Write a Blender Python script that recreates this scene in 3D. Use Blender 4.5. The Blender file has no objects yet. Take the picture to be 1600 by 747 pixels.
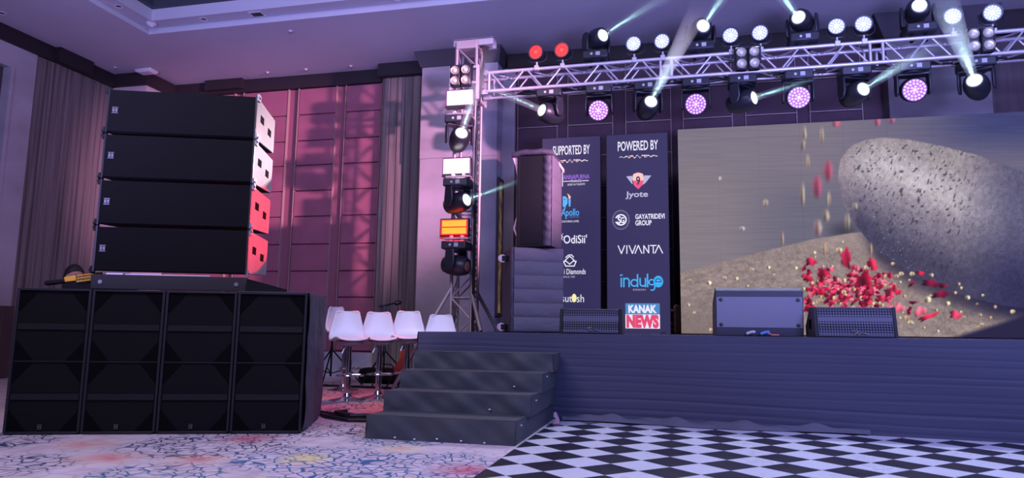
import bpy, bmesh, math, random
import numpy as np
from mathutils import Vector, Matrix
random.seed(7)
sc = bpy.context.scene
COL = sc.collection
PI = math.pi
R = math.radians

# ------------------------------------------------------------------ camera
cd = bpy.data.cameras.new('camera')
cd.sensor_fit = 'HORIZONTAL'; cd.sensor_width = 36.0; cd.lens = 1080 * 36.0 / 1600
cd.clip_start = 0.05; cd.clip_end = 100
cam = bpy.data.objects.new('camera', cd); COL.objects.link(cam)
_r = (0.97269108, 0.23172083, 0.01332396)
_u = (0.01736176, -0.12988342, 0.99137726)
_f = (-0.23145333, 0.96407248, 0.13035952)
cam.matrix_world = Matrix(((_r[0], _u[0], -_f[0], 0), (_r[1], _u[1], -_f[1], 0), (_r[2], _u[2], -_f[2], 0.8), (0, 0, 0, 1)))
sc.camera = cam

# ------------------------------------------------------------------ exposure, world, fill lights, wing light
sc.view_settings.view_transform = 'Standard'
sc.view_settings.look = 'None'
sc.view_settings.exposure = 0.0
sc.view_settings.gamma = 1.0
sc.view_settings.use_curve_mapping = False
sc.cycles.max_bounces = 8
sc.cycles.diffuse_bounces = 3
sc.cycles.volume_bounces = 0
sc.cycles.sample_clamp_indirect = 2.0
sc.cycles.caustics_reflective = False
sc.cycles.caustics_refractive = False

W = bpy.data.worlds.new('world'); sc.world = W; W.use_nodes = True
W.node_tree.nodes['Background'].inputs[0].default_value = (0.30, 0.24, 0.66, 1)
W.node_tree.nodes['Background'].inputs[1].default_value = 0.13


def aim_quat(d):
    return Vector(d).normalized().to_track_quat('-Z', 'Y')


def lamp(name, kind, loc, target, energy, color, size=1.0, size_y=None, cone=60, blend=0.4, parent=None):
    ld = bpy.data.lights.new(name, kind); ld.energy = energy; ld.color = color
    if kind == 'AREA':
        ld.size = size
        if size_y: ld.shape = 'RECTANGLE'; ld.size_y = size_y
    elif kind == 'SPOT':
        ld.shadow_soft_size = size; ld.spot_size = R(cone); ld.spot_blend = blend
    else:
        ld.shadow_soft_size = size
    o = bpy.data.objects.new(name, ld); COL.objects.link(o)
    o.location = loc
    o.rotation_mode = 'QUATERNION'; o.rotation_quaternion = aim_quat(Vector(target) - Vector(loc))
    if parent: o.parent = parent
    return o


# unseen fill lights added above the camera for floor, stools and stage front
lamp('fill_light_blue', 'AREA', (4.6, 0.6, 4.9), (3.4, 5.8, 0.3), 640, (0.34, 0.39, 1.0), 2.5, 1.5)
lamp('fill_light_violet', 'AREA', (-3.0, 1.6, 5.0), (-2.4, 5.0, 0.0), 200, (0.80, 0.68, 1.0), 3.0, 1.5)
lamp('fill_spot_violet', 'SPOT', (-1.0, 0.4, 4.9), (-3.2, 7.3, 0.8), 760, (0.88, 0.80, 1.0), 0.15, cone=17, blend=0.6)  # spot added to brighten the bar stools
# side lighting from the far wing of the stage: throws the tower's shadow on the padded wall
lamp('wing_wash', 'SPOT', (7.0, 2.4, 3.3), (-6.9, 10.6, 3.2), 15000, (1.0, 0.44, 0.72), 0.15, cone=19, blend=0.75)
# unseen fill lights added low down to colour the ceiling
for nm, loc, tgt, en, colr in (('ceiling_fill_violet', (-5.0, 1.5, 1.6), (-5.6, 7.0, 5.2), 92, (0.40, 0.36, 1.0)),
                               ('ceiling_fill_blue', (2.5, 1.5, 1.6), (1.6, 7.2, 5.2), 165, (0.38, 0.35, 1.0))):
    lamp(nm, 'AREA', loc, tgt, en, colr, 3.0, 1.2).data.spread = R(85)


# ------------------------------------------------------------------ materials
def M(name, col, rough=0.5, metal=0.0, emit=None, estr=1.0, var=None, bump=None, spec=None):
    """var=(scale xyz, amount, detail) modulates the colour, bump=(scale xyz, strength, distance)"""
    m = bpy.data.materials.new(name); m.use_nodes = True
    nt = m.node_tree; b = nt.nodes['Principled BSDF']
    b.inputs['Base Color'].default_value = (*col, 1)
    b.inputs['Roughness'].default_value = rough
    b.inputs['Metallic'].default_value = metal
    if spec is not None: b.inputs['Specular IOR Level'].default_value = spec
    if emit:
        b.inputs['Emission Color'].default_value = (*emit, 1)
        b.inputs['Emission Strength'].default_value = estr
    if var or bump:
        tc = nt.nodes.new('ShaderNodeTexCoord')
    if var:
        mp = nt.nodes.new('ShaderNodeMapping'); mp.inputs['Scale'].default_value = var[0]
        nz = nt.nodes.new('ShaderNodeTexNoise'); nz.inputs['Scale'].default_value = 1.0
        nz.inputs['Detail'].default_value = var[2] if len(var) > 2 else 4
        rp = nt.nodes.new('ShaderNodeValToRGB')
        a = var[1]
        rp.color_ramp.elements[0].position = 0.3; rp.color_ramp.elements[1].position = 0.7
        rp.color_ramp.elements[0].color = (*[max(0, c * (1 - a)) for c in col], 1)
        rp.color_ramp.elements[1].color = (*[min(1, c * (1 + a)) for c in col], 1)
        nt.links.new(tc.outputs['Object'], mp.inputs['Vector']); nt.links.new(mp.outputs[0], nz.inputs['Vector'])
        nt.links.new(nz.outputs['Fac'], rp.inputs['Fac']); nt.links.new(rp.outputs[0], b.inputs['Base Color'])
    if bump:
        mp = nt.nodes.new('ShaderNodeMapping'); mp.inputs['Scale'].default_value = bump[0]
        nz = nt.nodes.new('ShaderNodeTexNoise'); nz.inputs['Scale'].default_value = 1.0; nz.inputs['Detail'].default_value = 3
        bp = nt.nodes.new('ShaderNodeBump'); bp.inputs['Strength'].default_value = bump[1]; bp.inputs['Distance'].default_value = bump[2]
        nt.links.new(tc.outputs['Object'], mp.inputs['Vector']); nt.links.new(mp.outputs[0], nz.inputs['Vector'])
        nt.links.new(nz.outputs['Fac'], bp.inputs['Height']); nt.links.new(bp.outputs[0], b.inputs['Normal'])
    return m


def mesh_grille(name, col, scale, rough=0.5):
    """perforated steel: dark holes in a fine grid"""
    m = M(name, col, rough, spec=.12)
    nt = m.node_tree; b = nt.nodes['Principled BSDF']
    tc = nt.nodes.new('ShaderNodeTexCoord')
    vo = nt.nodes.new('ShaderNodeTexVoronoi'); vo.inputs['Scale'].default_value = scale; vo.inputs['Randomness'].default_value = 0.0
    rp = nt.nodes.new('ShaderNodeValToRGB')
    rp.color_ramp.elements[0].position = 0.40; rp.color_ramp.elements[0].color = (col[0] * .12, col[1] * .12, col[2] * .12, 1)
    rp.color_ramp.elements[1].position = 0.50; rp.color_ramp.elements[1].color = (*col, 1)
    nt.links.new(tc.outputs['Object'], vo.inputs['Vector']); nt.links.new(vo.outputs['Distance'], rp.inputs['Fac'])
    nt.links.new(rp.outputs[0], b.inputs['Base Color'])
    return m


MT = {}
MT['ceiling'] = M('ceiling_paint', (0.53, 0.54, 0.61), 0.8, var=((0.6, 0.6, 0.6), 0.05))
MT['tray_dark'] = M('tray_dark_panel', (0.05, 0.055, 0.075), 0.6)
MT['cornice'] = M('dark_cornice', (0.017, 0.012, 0.016), 0.65)
MT['wood'] = M('brown_ribbed_veneer', (0.17, 0.142, 0.138), 0.6, var=((22, 22, 0.5), 0.5, 8))
MT['wood_dark'] = M('dark_veneer', (0.085, 0.060, 0.070), 0.6, var=((10, 10, 0.5), 0.4, 5))
MT['stone'] = M('veined_stone', (0.42, 0.385, 0.43), 0.45, var=((1.1, 1.1, 1.6), 0.22, 8))
MT['stone_low'] = M('stone_dado', (0.40, 0.38, 0.42), 0.5, var=((2.2, 2.2, 3), 0.3, 8))
MT['pad'] = M('maroon_padded_fabric', (0.30, 0.098, 0.140), 0.75, var=((3, 3, 3), 0.12))
MT['padgap'] = M('maroon_wall_fabric', (0.26, 0.085, 0.122), 0.75)
MT['pad_dark'] = M('aubergine_padded_fabric', (0.085, 0.046, 0.068), 0.7, var=((3, 3, 3), 0.12))
MT['gold'] = M('gold_trim', (0.55, 0.38, 0.34), 0.45, 0.4)
MT['gold_dull'] = M('dull_gold_line', (0.42, 0.33, 0.33), 0.5, 0.3)
MT['stagecloth'] = M('navy_stage_cloth', (0.046, 0.049, 0.092), 0.65, bump=((1.2, 1.2, 45), 0.35, 0.008))
MT['stepcloth'] = M('dark_step_cloth', (0.046, 0.052, 0.064), 0.55, bump=((2.5, 6, 14), 0.16, 0.012))
MT['blackcloth'] = M('black_padded_cover', (0.055, 0.045, 0.070), 0.6, bump=((7, 7, 9), 0.7, 0.03))
MT['quilt'] = M('quilted_black_cover', (0.13, 0.115, 0.145), 0.65, bump=((9, 9, 14), 0.5, 0.02))
MT['pinklining'] = M('pink_flap_lining', (0.75, 0.42, 0.48), 0.7)
MT['black'] = M('black_paint', (0.006, 0.006, 0.008), 0.6, spec=.25)
MT['blackgloss'] = M('black_plastic', (0.015, 0.015, 0.019), 0.35)
MT['subgrille'] = mesh_grille('subwoofer_steel_mesh', (0.0085, 0.008, 0.0095), 150, 0.8)
MT['arraygrille'] = mesh_grille('array_steel_mesh', (0.010, 0.0098, 0.0115), 150, 0.8)
MT['subbar'] = M('subwoofer_cross_bar', (0.012, 0.012, 0.014), 0.5, spec=.25)
MT['gusset'] = M('dark_corner_gusset', (0.003, 0.003, 0.0035), 0.9, spec=.06)
MT['subedge'] = M('lighter_cabinet_edge', (0.016, 0.016, 0.019), 0.5, spec=.3)  # edge frame a little lighter than the cabinet
MT['side_lightened'] = M('cabinet_side_lightened', (0.31, 0.28, 0.29), 0.55, var=((5, 5, 5), 0.10))  # black cabinet side lightened to read as lit by the strobes
MT['badge'] = M('silver_badge', (0.26, 0.26, 0.28), 0.4, 0.5)
MT['badge_dim'] = M('dim_badge', (0.12, 0.12, 0.13), 0.4, 0.5)
MT['steel'] = M('rigging_steel', (0.30, 0.29, 0.31), 0.4, 0.7)
MT['framegrey'] = M('dark_grey_frame_steel', (0.024, 0.022, 0.023), 0.5, 0.2)
MT['alu'] = M('truss_aluminium', (0.72, 0.70, 0.76), 0.42, 0.55)
MT['alu_dull'] = M('dull_truss_aluminium', (0.45, 0.40, 0.42), 0.5, 0.5)
MT['white'] = M('white_plastic', (0.86, 0.84, 0.88), 0.35)
MT['whitelow'] = M('grey_seat_underside', (0.42, 0.40, 0.46), 0.5)
MT['chrome'] = M('chrome', (0.75, 0.74, 0.78), 0.12, 1.0)
MT['wedge_plate'] = M('grey_monitor_base', (0.20, 0.20, 0.27), 0.7)  # paler grey of the monitor's flat base plate
MT['wedge'] = M('dark_monitor_paint', (0.05, 0.05, 0.075), 0.55)
MT['wedgegrille'] = mesh_grille('monitor_hex_mesh', (0.12, 0.12, 0.17), 46, 0.5)
MT['screw'] = M('dark_foot', (0.02, 0.02, 0.03), 0.4)
MT['bluecon'] = M('blue_connector', (0.10, 0.28, 0.75), 0.4)
MT['greycon'] = M('grey_connector', (0.55, 0.55, 0.60), 0.4)
MT['orange'] = M('orange_cable', (0.75, 0.20, 0.12), 0.5)
MT['head'] = M('moving_head_shell', (0.020, 0.022, 0.032), 0.38)
MT['lens_glass'] = M('unlit_lens_orange_reflection', (0.35, 0.15, 0.12), 0.1)  # orange reflection painted into the lens colour
MT['lampglass'] = M('halogen_reflector', (0.50, 0.45, 0.36), 0.3, 0.3)
MT['display'] = M('grey_display', (0.45, 0.47, 0.52), 0.4)
MT['em_white'] = M('beam_lens_glow', (0.8, 0.8, 0.8), 0.4, emit=(0.95, 1.0, 0.74), estr=1.5)
MT['em_core'] = M('beam_lens_hot_core', (0.8, 0.8, 0.8), 0.4, emit=(1.0, 1.0, 0.95), estr=8.0)
MT['em_rim'] = M('beam_lens_rim_glow', (0.4, 0.4, 0.4), 0.4, emit=(0.55, 0.62, 0.46), estr=0.8)
MT['em_par'] = M('led_white_glow', (0.8, 0.8, 0.8), 0.4, emit=(0.86, 0.92, 1.0), estr=2.2)
MT['em_parback'] = M('led_blue_glow', (0.3, 0.3, 0.5), 0.4, emit=(0.26, 0.36, 1.0), estr=.7)
MT['em_red'] = M('led_red_glow', (0.6, 0.05, 0.05), 0.4, emit=(1.0, 0.075, 0.03), estr=1.5)
MT['em_redback'] = M('led_red_plate', (0.5, 0.02, 0.02), 0.4, emit=(1.0, 0.012, 0.02), estr=0.45)
MT['em_wash'] = M('wash_led_glow', (0.8, 0.6, 0.8), 0.4, emit=(1.0, 0.44, 1.0), estr=1.0)
MT['em_washback'] = M('wash_led_plate', (0.2, 0.1, 0.25), 0.4, emit=(0.40, 0.16, 0.62), estr=0.55)
MT['em_strobe'] = M('strobe_white_glow', (0.8, 0.8, 0.8), 0.4, emit=(1.0, 0.92, 0.97), estr=7.0)
MT['em_strobe_red'] = M('strobe_amber_glow', (0.6, 0.1, 0.02), 0.4, emit=(1.0, 0.22, 0.012), estr=2.4)
MT['em_strobe_edge'] = M('strobe_red_edge_glow', (0.6, 0.02, 0.02), 0.4, emit=(1.0, 0.015, 0.03), estr=1.0)
MT['em_strobe_pink'] = M('strobe_pink_edge_glow', (0.6, 0.3, 0.5), 0.4, emit=(0.80, 0.42, 0.62), estr=0.9)
MT['skin'] = M('skin', (0.42, 0.20, 0.16), 0.55)
MT['hair'] = M('black_hair', (0.010, 0.008, 0.010), 0.6, bump=((60, 60, 20), 0.6, 0.01))
MT['jacket'] = M('black_jacket', (0.015, 0.014, 0.020), 0.8)
MT['collar'] = M('white_collar', (0.80, 0.80, 0.90), 0.7)
MT['yellow'] = M('yellow_webbing', (0.85, 0.42, 0.04), 0.6)
MT['yellowdark'] = M('olive_patterned_webbing', (0.20, 0.13, 0.03), 0.6, var=((60, 60, 60), 0.9))
MT['cable'] = M('black_cable', (0.012, 0.012, 0.014), 0.5)
MT['guitar'] = M('red_brown_lacquer', (0.42, 0.07, 0.045), 0.35)
MT['pinkscrap'] = M('pink_paper', (0.85, 0.50, 0.55), 0.7)
MT['dot'] = M('white_staple', (0.85, 0.85, 0.9), 0.4)
MT['sensor'] = M('white_sensor_plastic', (0.75, 0.75, 0.8), 0.4)
MT['caster'] = M('pale_caster_wheel', (0.60, 0.42, 0.45), 0.5)
MT['brass'] = M('polished_brass', (0.80, 0.50, 0.24), 0.35, 0.45)
MT['ban'] = M('banner_screen_navy', (0.01, 0.01, 0.02), 0.8, emit=(0.040, 0.032, 0.105), estr=0.75)
MT['t_white'] = M('lettering_white', (0.1, 0.1, 0.1), 0.5, emit=(0.80, 0.78, 0.90), estr=1.0)
MT['t_grey'] = M('lettering_grey', (0.1, 0.1, 0.1), 0.5, emit=(0.42, 0.40, 0.55), estr=1.0)
MT['t_dim'] = M('lettering_dim', (0.1, 0.1, 0.1), 0.5, emit=(0.14, 0.16, 0.36), estr=1.0)
MT['t_purple'] = M('lettering_purple', (0.1, 0.1, 0.1), 0.5, emit=(0.30, 0.10, 0.70), estr=1.0)
MT['t_cyan'] = M('lettering_cyan', (0.1, 0.1, 0.1), 0.5, emit=(0.02, 0.38, 0.80), estr=1.0)
MT['t_red'] = M('lettering_red', (0.1, 0.1, 0.1), 0.5, emit=(0.75, 0.03, 0.09), estr=1.0)
MT['t_salmon'] = M('lettering_salmon', (0.1, 0.1, 0.1), 0.5, emit=(0.95, 0.50, 0.40), estr=1.0)
MT['t_black'] = M('lettering_black', (0.01, 0.01, 0.01), 0.5)
MT['t_yellow'] = M('lettering_yellow', (0.1, 0.1, 0.1), 0.5, emit=(0.92, 0.84, 0.33), estr=1.0)
MT['t_orange'] = M('lettering_orange', (0.1, 0.1, 0.1), 0.5, emit=(0.95, 0.50, 0.18), estr=1.0)
MT['t_blue'] = M('lettering_blue', (0.1, 0.1, 0.1), 0.5, emit=(0.03, 0.20, 0.45), estr=1.0)


# ------------------------------------------------------------------ mesh helpers
def perp(d):
    d = Vector(d).normalized()
    a = Vector((0, 0, 1)) if abs(d.z) < 0.9 else Vector((1, 0, 0))
    x = d.cross(a).normalized()
    return x, d.cross(x).normalized(), d


class MB:
    def __init__(self):
        self.v = []; self.f = []; self.m = []

    def add(self, vs, fs, mi=0):
        n = len(self.v)
        self.v += [tuple(p) for p in vs]
        self.f += [tuple(i + n for i in f) for f in fs]
        self.m += [mi] * len(fs)
        return self

    def box(self, c, s, rot=None, mi=0):
        vs = []
        for z in (-.5, .5):
            for x, y in ((-.5, -.5), (.5, -.5), (.5, .5), (-.5, .5)):
                p = Vector((x * s[0], y * s[1], z * s[2]))
                if rot is not None: p = rot @ p
                vs.append(p + Vector(c))
        return self.add(vs, [(3, 2, 1, 0), (4, 5, 6, 7), (0, 1, 5, 4), (1, 2, 6, 5), (2, 3, 7, 6), (3, 0, 4, 7)], mi)

    def bb(self, x0, x1, y0, y1, z0, z1, mi=0):
        return self.box(((x0 + x1) / 2, (y0 + y1) / 2, (z0 + z1) / 2), (x1 - x0, y1 - y0, z1 - z0), None, mi)

    def lathe(self, prof, o, d, n=18, mi=0):
        x, y, d = perp(d); o = Vector(o); vs = []; fs = []
        for r, h in prof:
            for k in range(n):
                a = 2 * PI * k / n
                vs.append(o + d * h + (x * math.cos(a) + y * math.sin(a)) * max(r, 1e-5))
        for i in range(len(prof) - 1):
            for k in range(n):
                k2 = (k + 1) % n
                fs.append((i * n + k, i * n + k2, (i + 1) * n + k2, (i + 1) * n + k))
        fs.append(tuple(range(n - 1, -1, -1)))
        fs.append(tuple((len(prof) - 1) * n + k for k in range(n)))
        return self.add(vs, fs, mi)

    def cyl(self, p0, p1, r0, r1=None, n=10, mi=0):
        p0 = Vector(p0); p1 = Vector(p1); L = (p1 - p0).length
        return self.lathe([(r0, 0), (r0 if r1 is None else r1, L)], p0, p1 - p0, n, mi)

    def tube(self, pts, r, n=8, mi=0):
        pts = [Vector(p) for p in pts]; vs = []; fs = []
        x = None
        for i, p in enumerate(pts):
            d = (pts[min(i + 1, len(pts) - 1)] - pts[max(i - 1, 0)]).normalized()
            if x is None: x, y, _ = perp(d)
            else:
                x = (x - d * x.dot(d)).normalized(); y = d.cross(x)
            for k in range(n):
                a = 2 * PI * k / n
                vs.append(p + (x * math.cos(a) + y * math.sin(a)) * r)
        for i in range(len(pts) - 1):
            for k in range(n):
                k2 = (k + 1) % n
                fs.append((i * n + k, i * n + k2, (i + 1) * n + k2, (i + 1) * n + k))
        fs.append(tuple(range(n - 1, -1, -1))); fs.append(tuple((len(pts) - 1) * n + k for k in range(n)))
        return self.add(vs, fs, mi)

    def prism(self, poly, off, mi=0):
        n = len(poly); off = Vector(off)
        vs = [Vector(p) for p in poly] + [Vector(p) + off for p in poly]
        fs = [tuple(range(n)), tuple(range(2 * n - 1, n - 1, -1))]
        for i in range(n):
            j = (i + 1) % n
            fs.append((j, i, i + n, j + n))
        return self.add(vs, fs, mi)

    def grid(self, fn, nu, nv, mi=0):
        vs = [fn(i / nu, j / nv) for j in range(nv + 1) for i in range(nu + 1)]
        fs = [(j * (nu + 1) + i, j * (nu + 1) + i + 1, (j + 1) * (nu + 1) + i + 1, (j + 1) * (nu + 1) + i) for j in range(nv) for i in range(nu)]
        return self.add(vs, fs, mi)

    def build(self, name, mats, parent=None, bevel=0, angle=40, loc=None, fix=True):
        me = bpy.data.meshes.new(name)
        me.from_pydata(self.v, [], self.f)
        if not isinstance(mats, (list, tuple)): mats = [mats]
        for m in mats: me.materials.append(MT[m] if isinstance(m, str) else m)
        me.polygons.foreach_set('material_index', self.m)
        if fix:
            bm = bmesh.new(); bm.from_mesh(me); bmesh.ops.recalc_face_normals(bm, faces=bm.faces); bm.to_mesh(me); bm.free()
        me.update()
        me.shade_smooth(); me.set_sharp_from_angle(angle=R(angle))
        o = bpy.data.objects.new(name, me); COL.objects.link(o)
        if loc is not None: o.location = loc
        if parent is not None: o.parent = parent
        if bevel:
            b = o.modifiers.new('bevel', 'BEVEL'); b.width = bevel; b.segments = 2; b.limit_method = 'ANGLE'; b.angle_limit = R(50)
        return o


def tag(o, label, cat=None, group=None, kind=None):
    if label: o['label'] = label
    if cat: o['category'] = cat
    if group: o['group'] = group
    if kind: o['kind'] = kind
    return o


def thing(name, label, cat, loc=(0, 0, 0), rz=0.0, group=None):
    o = bpy.data.objects.new(name, None); COL.objects.link(o)
    o.empty_display_size = 0.1
    o.location = loc; o.rotation_euler = (0, 0, rz)
    return tag(o, label, cat, group)


def copy_tree(o, parent=None):
    c = o.copy(); COL.objects.link(c)
    if parent is not None: c.parent = parent
    for ch in list(o.children):
        copy_tree(ch, c)
    return c


def dup(o, loc, label, rz=None):
    c = copy_tree(o); c.location = loc; c['label'] = label
    if rz is not None: c.rotation_euler = (0, 0, rz)
    return c


def struct(name, mb, mats, parent=None, **k):
    o = mb.build(name, mats, parent, **k)
    if parent is None:
        o['kind'] = 'structure'
    return o


_tc = {}


def text_geo(s, bold=0.0):
    """vertices and faces of a line of lettering, normalised to width 1 (x -.5...5) and cap height 1"""
    key = (s, bold)
    if key in _tc: return _tc[key]
    cu = bpy.data.curves.new('lettering', 'FONT'); cu.body = s; cu.size = 1; cu.offset = bold; cu.resolution_u = 3
    o = bpy.data.objects.new('lettering', cu); COL.objects.link(o)
    dg = bpy.context.evaluated_depsgraph_get(); dg.update()
    me = bpy.data.meshes.new_from_object(o.evaluated_get(dg))
    vs = [v.co.copy() for v in me.vertices]; fs = [tuple(p.vertices) for p in me.polygons]
    bpy.data.objects.remove(o); bpy.data.curves.remove(cu); bpy.data.meshes.remove(me)
    x0 = min(v.x for v in vs); x1 = max(v.x for v in vs)
    out = ([((v.x - x0) / (x1 - x0) - .5, v.y / 0.69) for v in vs], fs)
    _tc[key] = out
    return out


# =================================================================== SETTING
ZC = 5.2
XL = -9.7

# --- carpet with crackle flowers
fl = MB(); fl.bb(-10.2, 8.5, -1.5, 11.2, -0.06, 0.0)
cm = M('flower_carpet', (0.5, 0.44, 0.47), 0.95)
nt = cm.node_tree; bs = nt.nodes['Principled BSDF']; bs.inputs['Specular IOR Level'].default_value = 0.1
N = nt.nodes.new; L = nt.links.new
tc = N('ShaderNodeTexCoord')
dz = N('ShaderNodeTexNoise'); dz.inputs['Scale'].default_value = 3.0
L(tc.outputs['Object'], dz.inputs['Vector'])
dm = N('ShaderNodeVectorMath'); dm.operation = 'MULTIPLY_ADD'
L(dz.outputs['Color'], dm.inputs[0]); dm.inputs[1].default_value = (0.20, 0.20, 0); L(tc.outputs['Object'], dm.inputs[2])
fl2 = N('ShaderNodeVectorMath'); fl2.operation = 'MULTIPLY'; fl2.inputs[1].default_value = (1, 1, 0); L(dm.outputs[0], fl2.inputs[0])
crk = N('ShaderNodeTexVoronoi'); crk.feature = 'DISTANCE_TO_EDGE'; crk.inputs['Scale'].default_value = 13.0
L(fl2.outputs[0], crk.inputs['Vector'])
crk2 = N('ShaderNodeTexVoronoi'); crk2.feature = 'DISTANCE_TO_EDGE'; crk2.inputs['Scale'].default_value = 6.0
L(fl2.outputs[0], crk2.inputs['Vector'])
def ramp(stops, src):
    r = N('ShaderNodeValToRGB')
    e = r.color_ramp.elements
    while len(e) > 1: e.remove(e[-1])
    e[0].position = stops[0][0]; e[0].color = (*stops[0][1], 1)
    for p, c in stops[1:]:
        k = e.new(p); k.color = (*c, 1)
    L(src, r.inputs['Fac']); return r.outputs['Color']
def mix(fac, a, b):
    m = N('ShaderNodeMix'); m.data_type = 'RGBA'
    L(fac, m.inputs['Factor'])
    for s, i in ((a, 'A'), (b, 'B')):
        sock = [x for x in m.inputs if x.name == i and x.type == 'RGBA'][0]
        if isinstance(s, tuple): sock.default_value = (*s, 1)
        else: L(s, sock)
    return [x for x in m.outputs if x.type == 'RGBA'][0]
def mul(a, b):
    m = N('ShaderNodeMath'); m.operation = 'MULTIPLY'; L(a, m.inputs[0]); L(b, m.inputs[1]); return m.outputs[0]
line1 = ramp([(0.0, (1, 1, 1)), (0.04, (1, 1, 1)), (0.085, (0, 0, 0))], crk.outputs['Distance'])
line2 = ramp([(0.0, (.5, .5, .5)), (0.03, (.3, .3, .3)), (0.08, (0, 0, 0))], crk2.outputs['Distance'])
fz = N('ShaderNodeTexNoise'); fz.inputs['Scale'].default_value = 5.0; fz.inputs['Detail'].default_value = 4
L(tc.outputs['Object'], fz.inputs['Vector'])
cur = ramp([(0.3, (.52, .43, .44)), (0.7, (.66, .58, .60))], fz.outputs['Fac'])
cur = mix(line2, cur, (.36, .27, .33))
def dist(x, y, r):
    m = N('ShaderNodeVectorMath'); m.operation = 'DISTANCE'; L(fl2.outputs[0], m.inputs[0]); m.inputs[1].default_value = (x + .1, y + .1, 0)
    q = N('ShaderNodeMath'); q.operation = 'DIVIDE'; L(m.outputs['Value'], q.inputs[0]); q.inputs[1].default_value = r
    return q.outputs[0]
RED, PNK, YEL, ORG = (.50, .09, .13), (.60, .24, .25), (.74, .63, .26), (.68, .36, .24)
NVY, BLU, TEA = (.045, .065, .12), (.05, .13, .25), (.045, .14, .22)
# crackle flowers: x, y, radius, line colour, centre colour
FLOW = [(-3.75, 3.25, .42, NVY, None), (-4.55, 3.95, .42, NVY, None), (-3.10, 4.25, .62, NVY, None), (-2.24, 3.98, .50, BLU, YEL), (-2.75, 3.25, .42, TEA, None),
        (-1.42, 3.92, .55, BLU, None), (-2.0, 4.85, .40, TEA, None), (-1.85, 3.35, .35, BLU, None), (-2.75, 5.1, .45, NVY, None), (-3.5, 6.6, .5, NVY, None),
        (-4.4, 7.9, .7, NVY, None), (-3.0, 7.0, .5, NVY, None), (-5.2, 9.0, .7, NVY, None), (-1.9, 2.4, .5, BLU, PNK), (-3.6, 2.3, .5, NVY, YEL)]
for x, y, r, lc, cc in FLOW:
    dd = dist(x, y, r)
    msk = ramp([(0.12, (.4, .4, .4)), (0.3, (1, 1, 1)), (0.82, (1, 1, 1)), (1.0, (0, 0, 0))], dd)
    if cc: cur = mix(ramp([(0.0, (.95, .95, .95)), (0.18, (.7, .7, .7)), (0.42, (0, 0, 0))], dd), cur, cc)
    cur = mix(mul(line1, msk), cur, lc)
# soft coloured hearts between them
for x, y, r, c_a, c_b in [(-3.89, 4.00, .30, ORG, PNK), (-3.36, 3.64, .30, ORG, RED), (-2.84, 3.72, .27, ORG, RED), (-1.82, 4.50, .22, YEL, PNK), (-1.20, 3.93, .26, RED, RED), (-3.02, 4.52, .25, RED, RED), (-2.7, 6.3, .5, PNK, PNK)]:
    dd = dist(x, y, r)
    cur = mix(ramp([(0.0, (.6, .6, .6)), (0.5, (.34, .34, .34)), (1.0, (0, 0, 0))], dd), cur, c_a)
    cur = mix(ramp([(0.0, (.7, .7, .7)), (0.2, (.4, .4, .4)), (0.5, (0, 0, 0))], dd), cur, c_b)
c3 = cur
L(c3, bs.inputs['Base Color'])
struct('floor', fl, cm)

# --- ceiling with recessed tray
ce = MB()
TX, TY = -7.8, 8.5
ce.add([(-10.2, -1.5, ZC), (TX, -1.5, ZC), (TX, TY, ZC), (-10.2, TY, ZC)], [(0, 1, 2, 3)])
ce.add([(-10.2, TY, ZC), (8.5, TY, ZC), (8.5, 11.2, ZC), (-10.2, 11.2, ZC)], [(0, 1, 2, 3)])
def tray_loop(d, z): return [(TX + d, -1.5, z), (TX + d, TY - d, z), (8.5, TY - d, z)]
prof = [(0, ZC), (0, ZC - .02), (.05, ZC - .02), (.05, ZC + .07), (.30, ZC + .07), (.30, ZC + .045), (.33, ZC + .045), (.33, ZC + .22)]
for a, b in zip(prof[:-1], prof[1:]):
    A = tray_loop(*a); B = tray_loop(*b)
    ce.add(A + B, [(0, 1, 4, 3), (1, 2, 5, 4)], 0)
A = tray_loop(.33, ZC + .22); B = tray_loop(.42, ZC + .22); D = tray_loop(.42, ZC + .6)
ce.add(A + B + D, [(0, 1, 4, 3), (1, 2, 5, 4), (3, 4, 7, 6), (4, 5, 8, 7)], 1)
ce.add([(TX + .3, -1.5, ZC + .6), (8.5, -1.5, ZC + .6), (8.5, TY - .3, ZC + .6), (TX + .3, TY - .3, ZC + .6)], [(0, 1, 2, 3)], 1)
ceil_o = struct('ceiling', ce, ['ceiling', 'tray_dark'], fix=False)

# --- left wall: stone panels with a recess, then ribbed veneer
wl = MB()
wl.bb(XL - .5, XL - .12, -1.5, 11.2, 0, ZC)
wall_left = struct('wall_left', wl, 'wood_dark')
s = MB()
s.bb(XL - .12, XL, 7.95, 8.36, 0, 5.0); s.bb(XL - .12, XL, -1.5, 7.95, 4.62, 5.0); s.bb(XL - .12, XL + .03, 7.93, 7.99, 0, 4.62)
s.build('stone_frame', 'stone', wall_left)
s = MB(); s.bb(XL - .12, XL - .02, 8.36, 10.2, 0, 5.0)
for k in range(14):
    y = 8.42 + k * .128
    s.bb(XL - .02, XL - .008 + .005 * (k % 3), y, y + .122, 0, 4.98)
s.build('veneer_panel', 'wood', wall_left)
s = MB(); s.bb(XL - .10, XL + .14, 7.99, 8.30, 0, 1.05); s.build('low_pier', 'wood_dark', wall_left)

# --- corner pier in stone
s = MB(); s.bb(XL - .1, -9.0, 9.86, 10.9, 0, 5.0)
struct('wall_corner', s, 'stone')

# --- back wall
wb = MB(); wb.bb(-10.2, -4.75, 10.6, 11.2, 0, ZC); wb.bb(-4.75, 8.5, 10.5, 11.2, 0, ZC)
wall_back = struct('wall_back', wb, 'padgap')
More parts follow.
